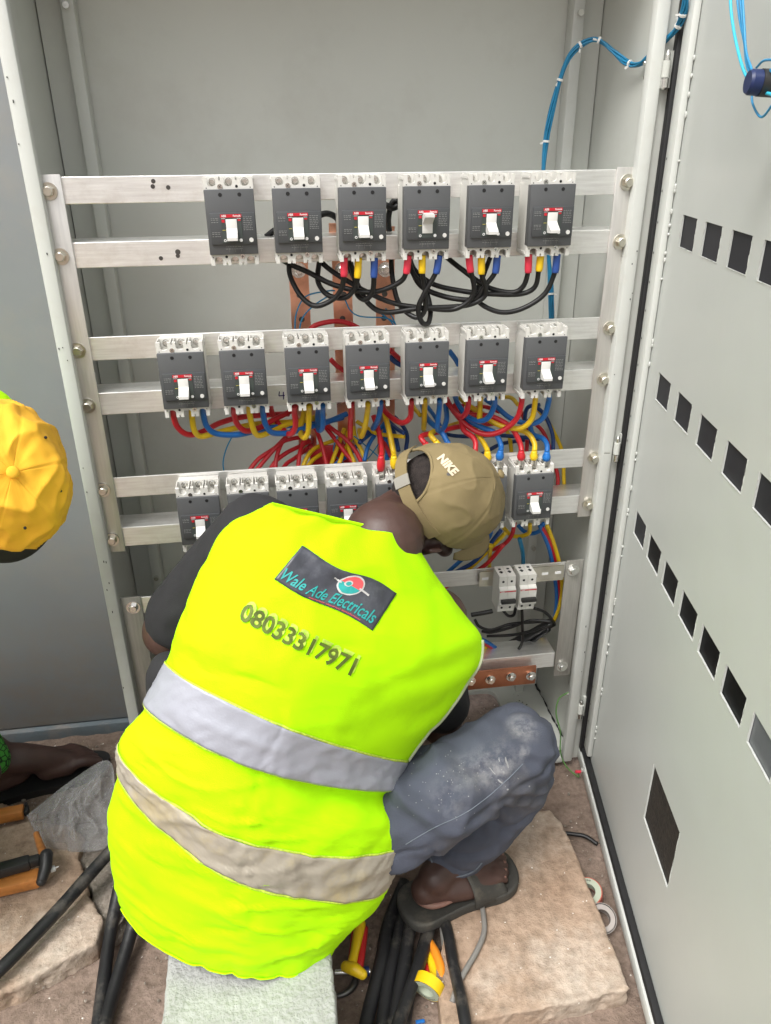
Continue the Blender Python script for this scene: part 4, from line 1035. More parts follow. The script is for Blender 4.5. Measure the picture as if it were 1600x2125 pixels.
def head(b, MH):
    b.ball((0, -.005, .028), (.076, .096, .088), MH, 20, 14)
    b.ball((0, .03, -.05), (.058, .066, .066), MH, 18, 12)
    b.ball((0, .068, -.088), (.026, .022, .022), MH)
    s_ = lambda x, y, z: MH @ Vector((x, y, z))
    b.chain([s_(0, .094, .002), s_(0, .108, -.025), s_(0, .113, -.036)], [.009, .012, .015])
    for s in (-1, 1):
        b.ball((s*.014, .100, -.038), (.009, .010, .008), MH, 10, 8)
        b.ball((s*.032, .086, .016), (.024, .012, .008), MH, 10, 8)
        b.ball((s*.045, .072, -.028), (.018, .018, .016), MH, 10, 8)
        # ear: rim, lobe and bowl
        R_ = [s_(s*.076, .006, -.040), s_(s*.088, -.010, -.018), s_(s*.094, -.016, -.002), s_(s*.087, .002, .006), s_(s*.078, .010, -.008)]
        b.chain(R_, [.006, .0055, .0055, .0055, .005]); b.ball((s*.079, .004, -.043), (.006, .008, .009), MH, 10, 8)
        b.ball((s*.079, -.003, -.016), (.007, .014, .022), MH, 10, 8)
    b.ball((0, .098, -.064), (.024, .012, .007), MH, 12, 8); b.ball((0, .096, -.073), (.021, .012, .008), MH, 12, 8)
head(b, MH)
def hand(b, wrist, d, up, s=1.0, thumb=1, curl=.5):
    d = d.normalized(); side = d.cross(up).normalized(); up = side.cross(d).normalized()
    palm = wrist+d*.05*s
    b.chain([wrist, wrist+d*.045*s, wrist+d*.085*s], [.026*s, .030*s, .030*s])
    for i, (o, ln) in enumerate(((-.030, .066), (-.010, .078), (.011, .072), (.030, .056))):
        p0 = wrist+d*.080*s+side*o*s; l = ln*s; pts = [p0]; a = 0; p = p0
        for q in range(3):
            a += curl*.55; p = p+(d*math.cos(a)-up*math.sin(a))*l*(.45, .32, .23)[q]; pts.append(p)
        b.chain(pts, [.0098*s, .0090*s, .0084*s, .0070*s])
    p0 = wrist+d*.022*s-side*.022*s*thumb
    b.chain([p0, p0-side*.030*s*thumb+d*.022*s-up*.012*s, p0-side*.036*s*thumb+d*.052*s-up*.026*s], [.014*s, .011*s, .0085*s])
b.chain([shL, elL], [.056, .044]); b.chain([elL, haL], [.043, .029]); hand(b, haL, Vector((.3, .9, -.1)), Vector((0, 0, 1)), 1, -1)
b.chain([shR, elR], [.056, .043]); b.chain([elR, haR], [.042, .029]); hand(b, haR, Vector((-.4, .85, -.2)), Vector((0, 0, 1)), 1, 1)
b.chain([hipR, at(885, 1665, -.43), at(968, 1612, -.405), knR], [.075, .062, .056, .050]); b.chain([knR, at(1062, 1640, -.345), at(1000, 1718, -.335), anR], [.048, .048, .044, .038])
b.chain([hipL, hipL.lerp(knL, .5), knL], [.088, .078, .058]); b.chain([knL, knL.lerp(anL, .4), anL], [.056, .054, .038])
def foot(b, ankle, heel, d, side, L_, big):      # big: +1 when the big toe lies on the -side
    zb = heel.z
    g = lambda u, v, z: heel+d*(u*L_)+side*v+Vector((0, 0, z))
    b.chain([ankle, g(.16, 0, .035)], [.038, .034]); b.chain([g(.06, 0, .012), g(.16, 0, .010), g(.30, 0, .014)], [.030, .034, .032])
    b.chain([ankle, g(.38, -.008*big, .050), g(.62, -.010*big, .022), g(.76, -.010*big, .006)], [.038, .036, .030, .022])
    b.chain([g(.30, .016*big, .008), g(.55, .024*big, .004), g(.72, .026*big, .002)], [.026, .026, .020]); b.chain([g(.55, -.020*big, .008), g(.73, -.026*big, .002)], [.026, .021])
    for v, u0, u1, r in ((-.034, .76, 1.0, .0135), (-.012, .77, .985, .0098), (.006, .76, .955, .0092), (.022, .74, .915, .0086), (.036, .70, .865, .0082)):
        b.chain([g(u0, v*big*.9, .006), g((u0+u1)/2, v*big, .010), g(u1, v*big, -.004)], [r*.95, r, r*.95])
foot(b, anR, heel, fdir, fside, fl_, 1)
heelL = Vector((-.285, -.235, -1.34)); foot(b, anL, heelL, Vector((.1, .995, 0)), Vector((.995, -.1, 0)), .25, -1)
body = wr(b, 'body', MT['skin'], voxel=.0048, smooth=3)
hv = [heel+fdir*(u*fl_)+fside*v+Vector((0, 0, .001)) for u, v in ((.30,.036),(.16,.034),(.04,.027),(-.04,.008),(-.03,-.016))]
wp(MB().tube(catmull(hv, 6), lerp_list([.002,.0055,.0065,.0055,.002], 25), 10), 'heel_rim', MT['sole_skin'], body, smooth=True)
# toenails
for v, u, r in ((-.034, .985, .0075), (-.012, .975, .005), (.006, .945, .0048), (.022, .905, .0045), (.036, .855, .0042)):
    p = heel+fdir*(u*fl_)+fside*v+Vector((0, 0, .0075))
    mb = MB().ball((0, 0, 0), (r, r*.8, .0022), Matrix.Translation(p) @ Matrix.Rotation(math.atan2(fdir.y, fdir.x), 4, 'Z') @ Matrix.Rotation(.35, 4, 'Y'), 10, 6); wp(mb, 'toenail', MT['sole_skin'], body, smooth=True)
# ---- t-shirt
b = MB()
b.chain([hip_c+Vector((0,.05,.08)), hip_c.lerp(chest, .5)+IN, chest+IN, (nb_+IN).lerp(chest+IN, .55)], [.12, .10, .096, .07])
b.chain([shL, (chest+IN).lerp(shL, .4), (chest+IN).lerp(shR, .4), shR], [.062, .074, .074, .056])
b.chain([shL+Vector((.01,0,.004)), shL.lerp(elL, .45), shL.lerp(elL, .86)], [.070, .064, .056])
b.chain([shR, shR.lerp(elR, .45), shR.lerp(elR, .80)], [.056, .056, .056])
b.chain([at(352, 1400, -.40), at(372, 1480, -.40)], [.036, .05])
def wr_noise(a, s, seed=0, st=(1, 1, 1)):
    return lambda co, no: no*(a*(fbm((co.x*st[0]+seed, co.y*st[1], co.z*st[2]), s, 3)))
wr(b, 'tshirt', MT['tshirt'], voxel=.006, smooth=4, disp=wr_noise(.006, 12))
# ---- trousers
b = MB(); bs = MB()
b.chain([hipR+Vector((.0,.0,-.005)), at(885, 1662, -.43), at(968, 1612, -.41), knR+Vector((-.002, -.004, 0))], [.088, .084, .077, .075])
b.chain([hipL, hipL.lerp(knL, .5), knL], [.105, .095, .078]); b.chain([hipL, hipR], [.10, .088])
bs.chain([knR+Vector((0, .004, -.006)), at(1058, 1636, -.345), at(992, 1712, -.335), at(942, 1766, -.328)], [.072, .069, .066, .060])
b.chain([knL, knL.lerp(anL, .5), anL+Vector((0,0,.03))], [.076, .068, .066])
kc = knR.copy()
def jean_disp(co, no):
    w_ = Vector(co)+Vector(wk.location)
    f = .005*fbm((w_.x, w_.y, w_.z), 11, 3)-.0065*(1-abs(noise.noise(Vector((w_.x*7+w_.z*6, w_.y*8, w_.z*13-w_.x*5)))))**9+.005*(1-abs(noise.noise(Vector((w_.x*10-w_.z*4+5, w_.y*9, w_.z*10+w_.x*8)))))**8
    # gathers behind the bent knee
    k = w_-(kc+Vector((-.03, -.02, -.07))); g = math.exp(-(k.length/.09)**2)
    f += .008*g*math.sin((w_.x*.6+w_.z*.9+.3*w_.y)*150+3*fbm(w_, 14, 2))
    k2 = (w_-at(830, 1640, -.47)).length; f += .007*math.exp(-(k2/.12)**2)*math.sin(w_.z*95+w_.x*60+2*fbm(w_, 10, 2))
    return no*f
tr = wr(b, 'trousers', MT['jeans'], voxel=.0055, smooth=4, disp=jean_disp)
tl = wr(bs, 'trouser_leg', MT['jeans'], parent=tr, voxel=.0055, smooth=4, disp=jean_disp); tl.location = (0, 0, 0)
def world_bvh(o):
    m = o.data; l = Vector(wk.location)
    return BVHTree.FromPolygons([v.co+l for v in m.vertices], [tuple(p.vertices) for p in m.polygons])
def cast(bv, px, py, off=.002):
    d = ray(px, py).normalized(); h = bv.ray_cast(CAM, d)
    if h[0] is None: return None
    n = h[1]
    if n.dot(d) > 0: n = -n
    return h[0]+n*off
tb = world_bvh(tr); tlb = world_bvh(tl)
# broad plaster dust rubbed into the knee
jm = MT['jeans'].node_tree; J = jm.links.new; jb = jm.nodes['Principled BSDF']
src = jb.inputs['Base Color'].links[0].from_socket
jtc = jm.nodes.new('ShaderNodeTexCoord'); jn = jm.nodes.new('ShaderNodeTexNoise'); jn.inputs['Scale'].default_value = 26; jn.inputs['Detail'].default_value = 9; jn.inputs['Roughness'].default_value = .72
J(jtc.outputs['Object'], jn.inputs['Vector'])
for (px, py, rad, amt) in ((1040, 1596, .062, .75), (1086, 1510, .040, .9), (1088, 1562, .017, .9), (975, 1600, .055, .45), (930, 1655, .05, .35)):
    cpt = cast(tb, px, py, 0)
    if cpt is None: continue
    cpt = cpt-Vector(wk.location)
    vd = jm.nodes.new('ShaderNodeVectorMath'); vd.operation = 'DISTANCE'; vd.inputs[1].default_value = cpt; J(jtc.outputs['Object'], vd.inputs[0])
    m1 = jm.nodes.new('ShaderNodeMapRange'); m1.inputs[1].default_value = rad; m1.inputs[2].default_value = rad*.05; m1.interpolation_type = 'SMOOTHSTEP'; J(vd.outputs['Value'], m1.inputs[0])
    m2 = jm.nodes.new('ShaderNodeMapRange'); m2.inputs[1].default_value = .42; m2.inputs[2].default_value = .66; m2.inputs[4].default_value = amt; J(jn.outputs['Fac'], m2.inputs[0])
    mm = jm.nodes.new('ShaderNodeMath'); mm.operation = 'MULTIPLY'; J(m1.outputs[0], mm.inputs[0]); J(m2.outputs[0], mm.inputs[1])
    mx = jm.nodes.new('ShaderNodeMix'); mx.data_type = 'RGBA'; mx.inputs['B'].default_value = (.30,.297,.305,1)
    J(mm.outputs[0], mx.inputs['Factor']); J(src, mx.inputs['A']); src = mx.outputs['Result']
J(src, jb.inputs['Base Color'])
# outer seam, cuff edge and plaster smears
sp = [cast(tb, *p, .0006) for p in catmull([Vector((x, y, 0)) for x, y in ((842,1752),(900,1718),(960,1690),(1010,1655),(1050,1620),(1085,1585))], 10) for p in [(p.x, p.y)]]
sp = [p for p in sp if p]
wp(MB().tube(sp, .0007, 5), 'seam', MT['jeans_seam'], tr)
hp = [cast(tlb, p.x, p.y, .0006) for p in catmull([Vector((x, y, 0)) for x, y in ((893,1780),(905,1802),(930,1816),(955,1818),(982,1808),(1000,1790))], 8)]
hp = [p for p in hp if p]
if len(hp) > 4: wp(MB().tube(hp, .0016, 6), 'cuff_hem', MT['jeans_seam'], tl)
ax_ = (anR+Vector((.015,.002,.012))-at(985,1720,-.345)).normalized()
cc = anR+Vector((.015,.002,.012))+ax_*.046
e1 = ax_.orthogonal().normalized(); e2 = ax_.cross(e1)
def smear(pts, wdt, seed, name='plaster_smear'):
    rnd = random.Random(seed); mb = MB()
    for (x, y, rx, ry, ang) in pts:
        ring = []; n = 16; c = cast(tb, x, y, .0010)
        if c is None: continue
        for i in range(n):
            t = 2*math.pi*i/n; k = .6+.5*rnd.random()
            dx, dy = rx*math.cos(t)*k, ry*math.sin(t)*k
            p = cast(tb, x+dx*math.cos(ang)-dy*math.sin(ang), y+dx*math.sin(ang)+dy*math.cos(ang), .0008)
            if p: ring.append(p)
        if len(ring) > 4: mb.add([c]+ring, [(0, 1+i, 1+(i+1) % len(ring)) for i in range(len(ring))])
    wp(mb, name, MT['smear'], tr, smooth=True)
rnd = random.Random(5)
S = []
for i in range(9):
    t = rnd.random(); x = 1015+60*t+rnd.gauss(0, 16); y = 1560+80*t+rnd.gauss(0, 16); S.append((x, y, rnd.uniform(2, 15)*(.5+.5*rnd.random()), rnd.uniform(.8, 2.2), 1.0+rnd.gauss(0, .25)))
for i in range(70): S.append((rnd.gauss(930, 55), rnd.gauss(1640, 45), rnd.uniform(.6, 1.6), rnd.uniform(.6, 1.4), 0))
smear(S, 1, 2)
# ---- sandal on the right foot
sole = []
gs = lambda u, v, z=0: heel+fdir*(u*fl_)+fside*v+Vector((0, 0, z-heel.z))
outl = [(-.21,-.016),(-.215,.014),(-.17,.040),(-.06,.054),(.15,.052),(.40,.050),(.62,.056),(.80,.060),(.95,.052),(1.05,.030),(1.09,.0),(1.07,-.028),(.96,-.050),(.78,-.056),(.5,-.048),(.2,-.046),(-.05,-.046),(-.16,-.034)]
op = catmull([Vector((u, v, 0)) for u, v in outl]+[Vector((outl[0][0], outl[0][1], 0))], 4)[:-1]
zs = SZ+.001; th = .024
n = len(op); vs = []; fs = []
for sc_, z in ((.97, zs), (1.0, zs+.004), (1.0, zs+th-.005), (.985, zs+th-.001), (.93, zs+th), (.88, zs+th-.003)):
    for p in op: vs.append(heel+fdir*((.48+(p.x-.48)*sc_)*fl_)+fside*(p.y*sc_)+Vector((0, 0, z-heel.z)))
for k in range(5): fs += [(k*n+i, k*n+(i+1) % n, (k+1)*n+(i+1) % n, (k+1)*n+i) for i in range(n)]
fs += [tuple(range(n-1, -1, -1)), tuple(range(5*n, 6*n))]
sn = wp(MB().add(vs, fs), 'sandal', MT['sandal'], wk, smooth=True)
mb = MB(); vs = []; nu, nv = 9, 15
for inner in (0, 1):
    for i in range(nu):
        u = .42+.37*i/(nu-1)
        for j in range(nv):
            t = -1+2*j/(nv-1); hgt = (.066-.036*i/(nu-1)); wv = .0585-(.003 if inner else 0)
            v = wv*math.sin(t*math.pi/2); z = zs+th*.6+hgt*math.cos(t*math.pi/2)**.75-(.0032 if inner else 0)+.0012*fbm((u*8, t*3, 0), 2)
            vs.append(heel+fdir*((u+.05*t)*fl_)+fside*v+Vector((0, 0, z-heel.z)))
I = lambda a, i, j: a*nu*nv+i*nv+j
fs = []
for a in (0, 1):
    for i in range(nu-1):
        for j in range(nv-1): fs.append((I(a,i,j), I(a,i+1,j), I(a,i+1,j+1), I(a,i,j+1)))
for j in range(nv-1):
    for i in (0, nu-1): fs.append((I(0,i,j), I(0,i,j+1), I(1,i,j+1), I(1,i,j)))
for i in range(nu-1):
    for j in (0, nv-1): fs.append((I(0,i,j), I(0,i+1,j), I(1,i+1,j), I(1,i,j)))
wp(MB().add(vs, fs), 'strap', MT['sandal'], sn, smooth=True)

# ---- vest: rings through the left edge, the back and the right edge
RINGS = [((566,1042,-.33),(692,1083,-.365),(850,1110,-.315),.6),
 ((474,1090,-.345),(682,1150,-.415),(900,1190,-.315),.8),
 ((432,1165,-.365),(665,1230,-.445),(960,1270,-.325),1),
 ((397,1240,-.385),(650,1310,-.480),(1002,1328,-.335),1),
 ((377,1295,-.400),(620,1385,-.510),(988,1392,-.350),1),
 ((362,1335,-.410),(605,1445,-.525),(918,1490,-.375),1),
 ((346,1375,-.420),(585,1508,-.540),(845,1580,-.400),1),
 ((303,1455,-.435),(545,1598,-.552),(834,1632,-.415),1),
 ((262,1518,-.450),(520,1672,-.566),(842,1700,-.460),1),
 ((251,1545,-.455),(510,1750,-.578),(834,1752,-.482),1),
 ((246,1596,-.455),(520,1838,-.585),(808,1834,-.495),1),
 ((224,1700,-.450),(515,1905,-.588),(782,1876,-.495),1),
 ((234,1800,-.440),(505,1968,-.586),(742,1895,-.490),1),
 ((247,1868,-.430),(510,2028,-.578),(692,1920,-.480),1)]
NR = 14; NA = 96
Lc = catmull([at(*r[0]) for r in RINGS], NR); Mc = catmull([at(*r[1]) for r in RINGS], NR); Rc = catmull([at(*r[2]) for r in RINGS], NR)
NT = len(Lc)
def vest_point(ti, th, off=0.0):
    ti = max(0, min(NT-1.001, ti)); k = int(ti); f = ti-k
    l, m, r = Lc[k].lerp(Lc[k+1], f), Mc[k].lerp(Mc[k+1], f), Rc[k].lerp(Rc[k+1], f)
    c = (l+r)/2; a = (r-l)/2; bb = m-c
    ct, st = math.cos(th), math.sin(th)
    sr = ti/NR; e = 1.12 if sr < 2 else 1.12+.16*min(1, (sr-2)/3)
    if sr > 10.5: e -= .24*min(1, (sr-10.5)/2.5)
    x = math.copysign(abs(ct)**e, ct); y = math.copysign(abs(st)**e, st)
    return c - a*x + bb*(y if y > 0 else y*(.04+.81*min(1, (ti/(3.2*NR))**1.3)))
def vest_disp(p, ti, th):
    s = ti/NR          # ring number
    u = 1-2*abs(th/math.pi-.5) if 0 < th < math.pi else 0     # 1 in the middle of the back
    d = .0022*fbm(p, 9, 3)
    low = max(0, min(1, (s-6.6)/1.2))
    # soft folds, stronger below the waist band
    rg = lambda q: (1-abs(noise.noise(Vector(q))))**3
    win = .25+.75*abs(math.sin(th))
    cr_ = lambda q, k: (1-abs(noise.noise(Vector(q))))**k
    d += win*low*.0034*noise.noise(Vector((p.x*9, p.y*9, p.z*24)))
    d += win*low*(.0062*cr_((p.x*8+p.z*9, p.y*8, p.z*19+4), 13)-.0056*cr_((p.x*11+p.z*4+7, p.y*10, p.z*16-p.x*9), 14)+.0022*cr_((p.x*24+p.z*10, p.y*20, p.z*38+9), 8))
    d += win*(1-low)*min(1, s/1.5)*(.0034*cr_((p.x*5+p.z*9+2, p.y*5, p.z*7-p.x*6), 13)-.0038*cr_((p.x*9-p.z*5+9, p.y*6, p.z*5+p.x*8), 14)+.0012*cr_((p.x*20+p.z*14, p.y*18, p.z*26+9), 8))
    # the waist band overhangs the lower part, most of all at the right
    rw = .30+.70*max(0, math.cos((th-2.45)*1.1))
    d += .0060*math.exp(-((s-6.85)/.30)**2)*rw
    if s > 7.0: d -= .0170*rw*max(0, 1-abs(s-7.22)/.9)*(1 if s > 7.10 else (s-7.0)/.10)
    # drape pull at the neck
    d += .0042*max(0, 1-s/2.2)*math.sin(th*11+2.2*math.sin(s*2))*u
    # vertical drag lines under the arms
    d += .0035*math.exp(-((s-4.6)/1.8)**2)*math.exp(-((th-2.75)/.35)**2)*math.sin(s*5.5+th*6)
    return d
vs = []; fs = []
for i in range(NT):
    for j in range(NA):
        th = 2*math.pi*j/NA; vs.append(vest_point(i, th))
nrm = []
for i in range(NT):
    for j in range(NA):
        a = vs[i*NA+(j+1) % NA]-vs[i*NA+(j-1) % NA]; c = vs[min(NT-1, i+1)*NA+j]-vs[max(0, i-1)*NA+j]
        n_ = a.cross(c); n_ = n_.normalized() if n_.length > 1e-12 else Vector((0, -1, 0))
        ctr = (Lc[i]+Rc[i])/2
        if n_.dot(vs[i*NA+j]-ctr) < 0: n_ = -n_
        nrm.append(n_)
V0 = [v+n_*vest_disp(v, (k//NA), 2*math.pi*(k % NA)/NA) for k, (v, n_) in enumerate(zip(vs, nrm))]
for i in range(NT-1):
    for j in range(NA):
        fs.append((i*NA+j, i*NA+(j+1) % NA, (i+1)*NA+(j+1) % NA, (i+1)*NA+j))
mb = MB().add(V0, fs)
vest = wp(mb, 'vest', MT['vest'], wk, smooth=True)
so = vest.modifiers.new('thickness', 'SOLIDIFY'); so.thickness = .0016; so.offset = -1
VB = BVHTree.FromPolygons(V0, fs)
def vsurf(ti, th, off):
    i = max(0, min(NT-2, int(ti))); f = ti-i; jf = (th/(2*math.pi)*NA) % NA; j = int(jf); g = jf-j
    P = lambda a, bq: V0[a*NA+bq % NA]; N = lambda a, bq: nrm[a*NA+bq % NA]
    p = (P(i, j)*(1-g)+P(i, j+1)*g)*(1-f)+(P(i+1, j)*(1-g)+P(i+1, j+1)*g)*f
    n_ = ((N(i, j)*(1-g)+N(i, j+1)*g)*(1-f)+(N(i+1, j)*(1-g)+N(i+1, j+1)*g)*f).normalized()
    return p+n_*off
def strip(t0, t1, off, name, m, nt=10, crinkle=.0012, amp=1.0):
    vs = []; fs = []; na = 240
    for i in range(nt+1):
        for j in range(na):
            th = 2*math.pi*j/na; t = t0+(t1-t0)*i/nt
            t += .35*noise.noise(Vector((th*3, i*.02, t0)))*amp
            w_ = crinkle*(1.3*(1-abs(noise.noise(Vector((th*9+i*.22, i*.14, t0*3)))))**4-.3)+crinkle*.6*noise.noise(Vector((th*16+i*.5, i*.28, t0*3)))+crinkle*.5*noise.noise(Vector((th*40, i*.6, t0)))
            edge = 1 if 0 < i < nt else 0
            vs.append(vsurf(t, th, off+max(-off*.6, w_*edge)))
    for i in range(nt):
        for j in range(na): fs.append((i*na+j, i*na+(j+1) % na, (i+1)*na+(j+1) % na, (i+1)*na+j))
    o = wp(MB().add(vs, fs), name, m, vest, smooth=True)
    s_ = o.modifiers.new('t', 'SOLIDIFY'); s_.thickness = .0010; s_.offset = 1
    return o
b1 = strip(6*NR, 7*NR, .0014, 'reflective_band', MT['band'], 16, .0011)
for q in (6*NR-.75, 7*NR+.05, 9*NR-.75, 10*NR+.05): strip(q, q+.7, .0011, 'band_edging', MT['edging'], 3, .0006)
b2 = strip(9*NR, 10*NR, .0014, 'reflective_band', MT['band_dirty'], 16, .0019); b2['label'] = 'lower reflective band, yellowed and creased'
# grey binding round the right armhole and along the hem
pts = [vsurf(t, 3.08-.0*t, .0012) for t in [3*NR+i*.5 for i in range(int(3.0*NR/.5))]]
wp(MB().tube(pts, .0030, 6), 'armhole_binding', MT['binding'], vest, smooth=True)
pts = [vsurf(NT-1.01, .15+i*.03, .0006) for i in range(96)]
wp(MB().tube(pts, .0016, 6), 'hem_binding', MT['vest'], vest, smooth=True)
for t in (NT-5.5,):
    pts = [vsurf(t, .1+i*.03, .0002) for i in range(98)]
# ---- printed patch and phone number, lying on the knit
def vcast(px, py, off):
    d = ray(px, py).normalized(); h = VB.ray_cast(CAM, d)
    if h[0] is None: return None
    n_ = h[1]
    if n_.dot(d) > 0: n_ = -n_
    return h[0]+n_*off
PQ = ((626,1133),(822,1231),(772,1309),(569,1202))      # corners of the patch along the sight lines
def bil(u, v, q=PQ):
    a = (q[0][0]*(1-u)+q[1][0]*u, q[0][1]*(1-u)+q[1][1]*u); c = (q[3][0]*(1-u)+q[2][0]*u, q[3][1]*(1-u)+q[2][1]*u)
    x, y = a[0]*(1-v)+c[0]*v, a[1]*(1-v)+c[1]*v
    y += 9*math.sin(u*math.pi)*(1-v)*1.2*math.sin(u*5.2)+5*math.sin(u*math.pi*2)*v
    return x, y
nu, nv = 36, 14; vs = [vcast(*bil(i/nu, j/nv), .0022) for j in range(nv+1) for i in range(nu+1)]
fs = [(j*(nu+1)+i, j*(nu+1)+i+1, (j+1)*(nu+1)+i+1, (j+1)*(nu+1)+i) for j in range(nv) for i in range(nu)]
patch = wp(MB().add(vs, fs), 'logo_patch', MT['patch'], vest, smooth=True)
so = patch.modifiers.new('t', 'SOLIDIFY'); so.thickness = .0008; so.offset = -1
def print_text(txt, fn, name, m, off, shear=0, bold=0, parent=None):
    vs, fs = text_mesh(txt, shear, bold); P = [vcast(*fn(u, v), off) for u, v in vs]
    return wp(MB().add(P, fs), name, m, parent or vest)
print_text('Wale Ade Electricals', lambda u, v: bil(.02+.94*u, .92-.02*u-.30*v+.0*u), 'lettering', MT['teal'], .0033, .12, .012)
print_text('complete electrical installations', lambda u, v: bil(.34+.52*u, .985-.05*v), 'small_lettering', MT['coral'], .0030, .1, .01)
# round emblem: coral above, teal below, pale rim, with a slanting stroke
def disc(cu, cv, ru, rv, a0, a1, name, m, off, n=28, rin=0):
    ring = [vcast(*bil(cu+ru*math.cos(a0+(a1-a0)*i/n), cv+rv*math.sin(a0+(a1-a0)*i/n)), off) for i in range(n+1)]
    c = vcast(*bil(cu+.5*ru*rin, cv), off)
    wp(MB().add([c]+ring, [(0, 1+i, 2+i) for i in range(n)]), name, m, vest)
cu, cv = .595, .31
disc(cu, cv, .128, .275, 0, 2*math.pi, 'emblem_rim', MT['palegrey'], .0029)
disc(cu, cv, .112, .235, math.pi+.25, 2*math.pi+.25, 'emblem_half', MT['coral'], .0033)
disc(cu, cv, .112, .235, .25, math.pi+.25, 'emblem_half', MT['teal'], .0033)
disc(cu-.03, cv-.03, .040, .085, 0, 2*math.pi, 'emblem_dot', MT['palegrey'], .0037); disc(cu-.03, cv-.03, .026, .055, 0, 2*math.pi, 'emblem_dot', MT['teal'], .0041)
for sa, sb in (((.40,.235),(.50,.30)), ((.69,.33),(.80,.385))):
    P = [vcast(*bil(sa[0]+(sb[0]-sa[0])*i/8, sa[1]+(sb[1]-sa[1])*i/8+w_), .0034) for i in range(9) for w_ in (-.022, .022)]
    wp(MB().add(P, [(2*i, 2*i+1, 2*i+3, 2*i+2) for i in range(8)]), 'emblem_stroke', MT['palegrey'], vest)
NUM = '08033317971'
def numfn(dx, dy): return lambda u, v: (495+232*u+15*v+dx, 1286+117*u+3.5*math.sin(u*math.pi)-36*v+dy)
print_text(NUM, numfn(6, -6), 'glue_ghost', MT['ghost'], .0024, .05, .02)
print_text(NUM, numfn(0, 0), 'phone_number', MT['olive'], .0030, .05, .022)

# ---- khaki cap
def cap_mesh(ax_, ay_, az_, notch=None, wr=.002, seed=0, seam=.0012, res=(96, 34)):
    vs = []; fs = []; nt_, np_ = res
    for i in range(np_+1):
        ph = (math.pi/2)*i/np_
        for j in range(nt_):
            t = 2*math.pi*j/nt_
            c, s = math.cos(ph), math.sin(ph)
            p = Vector((ax_*math.cos(t)*c**.85 if c > 1e-6 else 0, ay_*math.sin(t)*c**.85 if c > 1e-6 else 0, az_*s))
            n_ = Vector((p.x/ax_**2, p.y/ay_**2, p.z/az_**2)).normalized()
            d = wr*fbm(p+Vector((seed, 0, 0)), 15, 3)+wr*.5*c*noise.noise(Vector((math.cos(t)*4, math.sin(t)*4, ph*3.0+seed)))+wr*1.1*((1-abs(noise.noise(p*22+Vector((seed, 5, 0)))))**4-.35)
            sj = abs(((t/(math.pi/3)+.5) % 1)-.5); d -= seam*math.exp(-(sj/.018)**2)
            vs.append(p+n_*d)
    for i in range(np_):
        for j in range(nt_):
            tm = 2*math.pi*(j+.5)/nt_; pm = (math.pi/2)*(i+.5)/np_
            if notch:
                dt = abs(((tm+math.pi/2+math.pi) % (2*math.pi))-math.pi)   # angle from the back (-y)
                if (dt/notch[0])**2+(pm/notch[1])**2 < 1: continue
            fs.append((i*nt_+j, i*nt_+(j+1) % nt_, (i+1)*nt_+(j+1) % nt_, (i+1)*nt_+j))
    return vs, fs
cv_, cf_ = cap_mesh(.088, .112, .104, (.60, .50), .0026, 2, res=(168, 64))
MC = MH @ Matrix.Translation((0, -.008, .024))
cap = wp(MB().add(cv_, cf_, MC), 'cap', MT['cap_khaki'], wk, smooth=True)
s_ = cap.modifiers.new('t', 'SOLIDIFY'); s_.thickness = .0022; s_.offset = -1
# strap across the opening, slider, brim, button, eyelets, worn lettering
def rimpt(t, dz, o=.0): return MC @ Vector(((.089+o)*math.cos(t), (.1155+o)*math.sin(t), dz))
vs = []; n = 26; t0, t1 = -math.pi/2-.80, -math.pi/2+1.28
for i in range(n+1):
    t = t0+(t1-t0)*i/n
    for dz, o in ((-.010, .0), (.013, .0), (.013, .002), (-.010, .002)): vs.append(rimpt(t, dz, o))
fs = [(4*i+k, 4*i+(k+1) % 4, 4*i+4+(k+1) % 4, 4*i+4+k) for i in range(n) for k in range(4)]+[(0,1,2,3), (4*n,4*n+1,4*n+2,4*n+3)]
strap = wp(MB().add(vs, fs), 'strap', MT['cap_khaki'], cap, smooth=False)
vs = []
for i in range(5):
    t = -math.pi/2+.10+.20*i/4
    for dz, o in ((-.0125, .0022), (.0155, .0022), (.0155, .0042), (-.0125, .0042)): vs.append(rimpt(t, dz, o))
wp(MB().add(vs, [(4*i+k, 4*i+(k+1) % 4, 4*i+4+(k+1) % 4, 4*i+4+k) for i in range(4) for k in range(4)]+[(0,1,2,3), (16,17,18,19)]), 'slider', MT['slider'], strap)
vs = []; nb2, nw = 20, 6
for layer in (0, 1):
    for i in range(nb2+1):
        t = math.pi/2+(-1.05+2.1*i/nb2)
        for k in range(nw+1):
            q = k/nw; ln = .070*max(0, math.cos((t-math.pi/2)*1.42))**.55*q
            x = .089*math.cos(t)*(1+.02*q); y = .108*math.sin(t)+ln; z = -.004-.030*(x/.09)**2*(.5+.5*q)-.10*ln-(.003 if layer else 0)
            vs.append(MC @ Vector((x, y, z)))
I = lambda a, i, k: a*(nb2+1)*(nw+1)+i*(nw+1)+k
fs = []
for a in (0, 1):
    for i in range(nb2):
        for k in range(nw): fs.append((I(a,i,k), I(a,i+1,k), I(a,i+1,k+1), I(a,i,k+1)))
for i in range(nb2): fs.append((I(0,i,nw), I(0,i+1,nw), I(1,i+1,nw), I(1,i,nw)))
wp(MB().add(vs, fs), 'brim', MT['cap_khaki'], cap, smooth=True)
wp(MB().ball((0, 0, .120), (.008, .008, .004), MC, 12, 8), 'button', MT['cap_khaki'], cap, smooth=True)
CBV = BVHTree.FromPolygons([MC @ v for v in cv_], cf_)
def ccast(px, py, off=.0008):
    d = ray(px, py).normalized(); h = CBV.ray_cast(CAM, d)
    if h[0] is None: return None
    n_ = h[1]
    if n_.dot(d) > 0: n_ = -n_
    return h[0]+n_*off
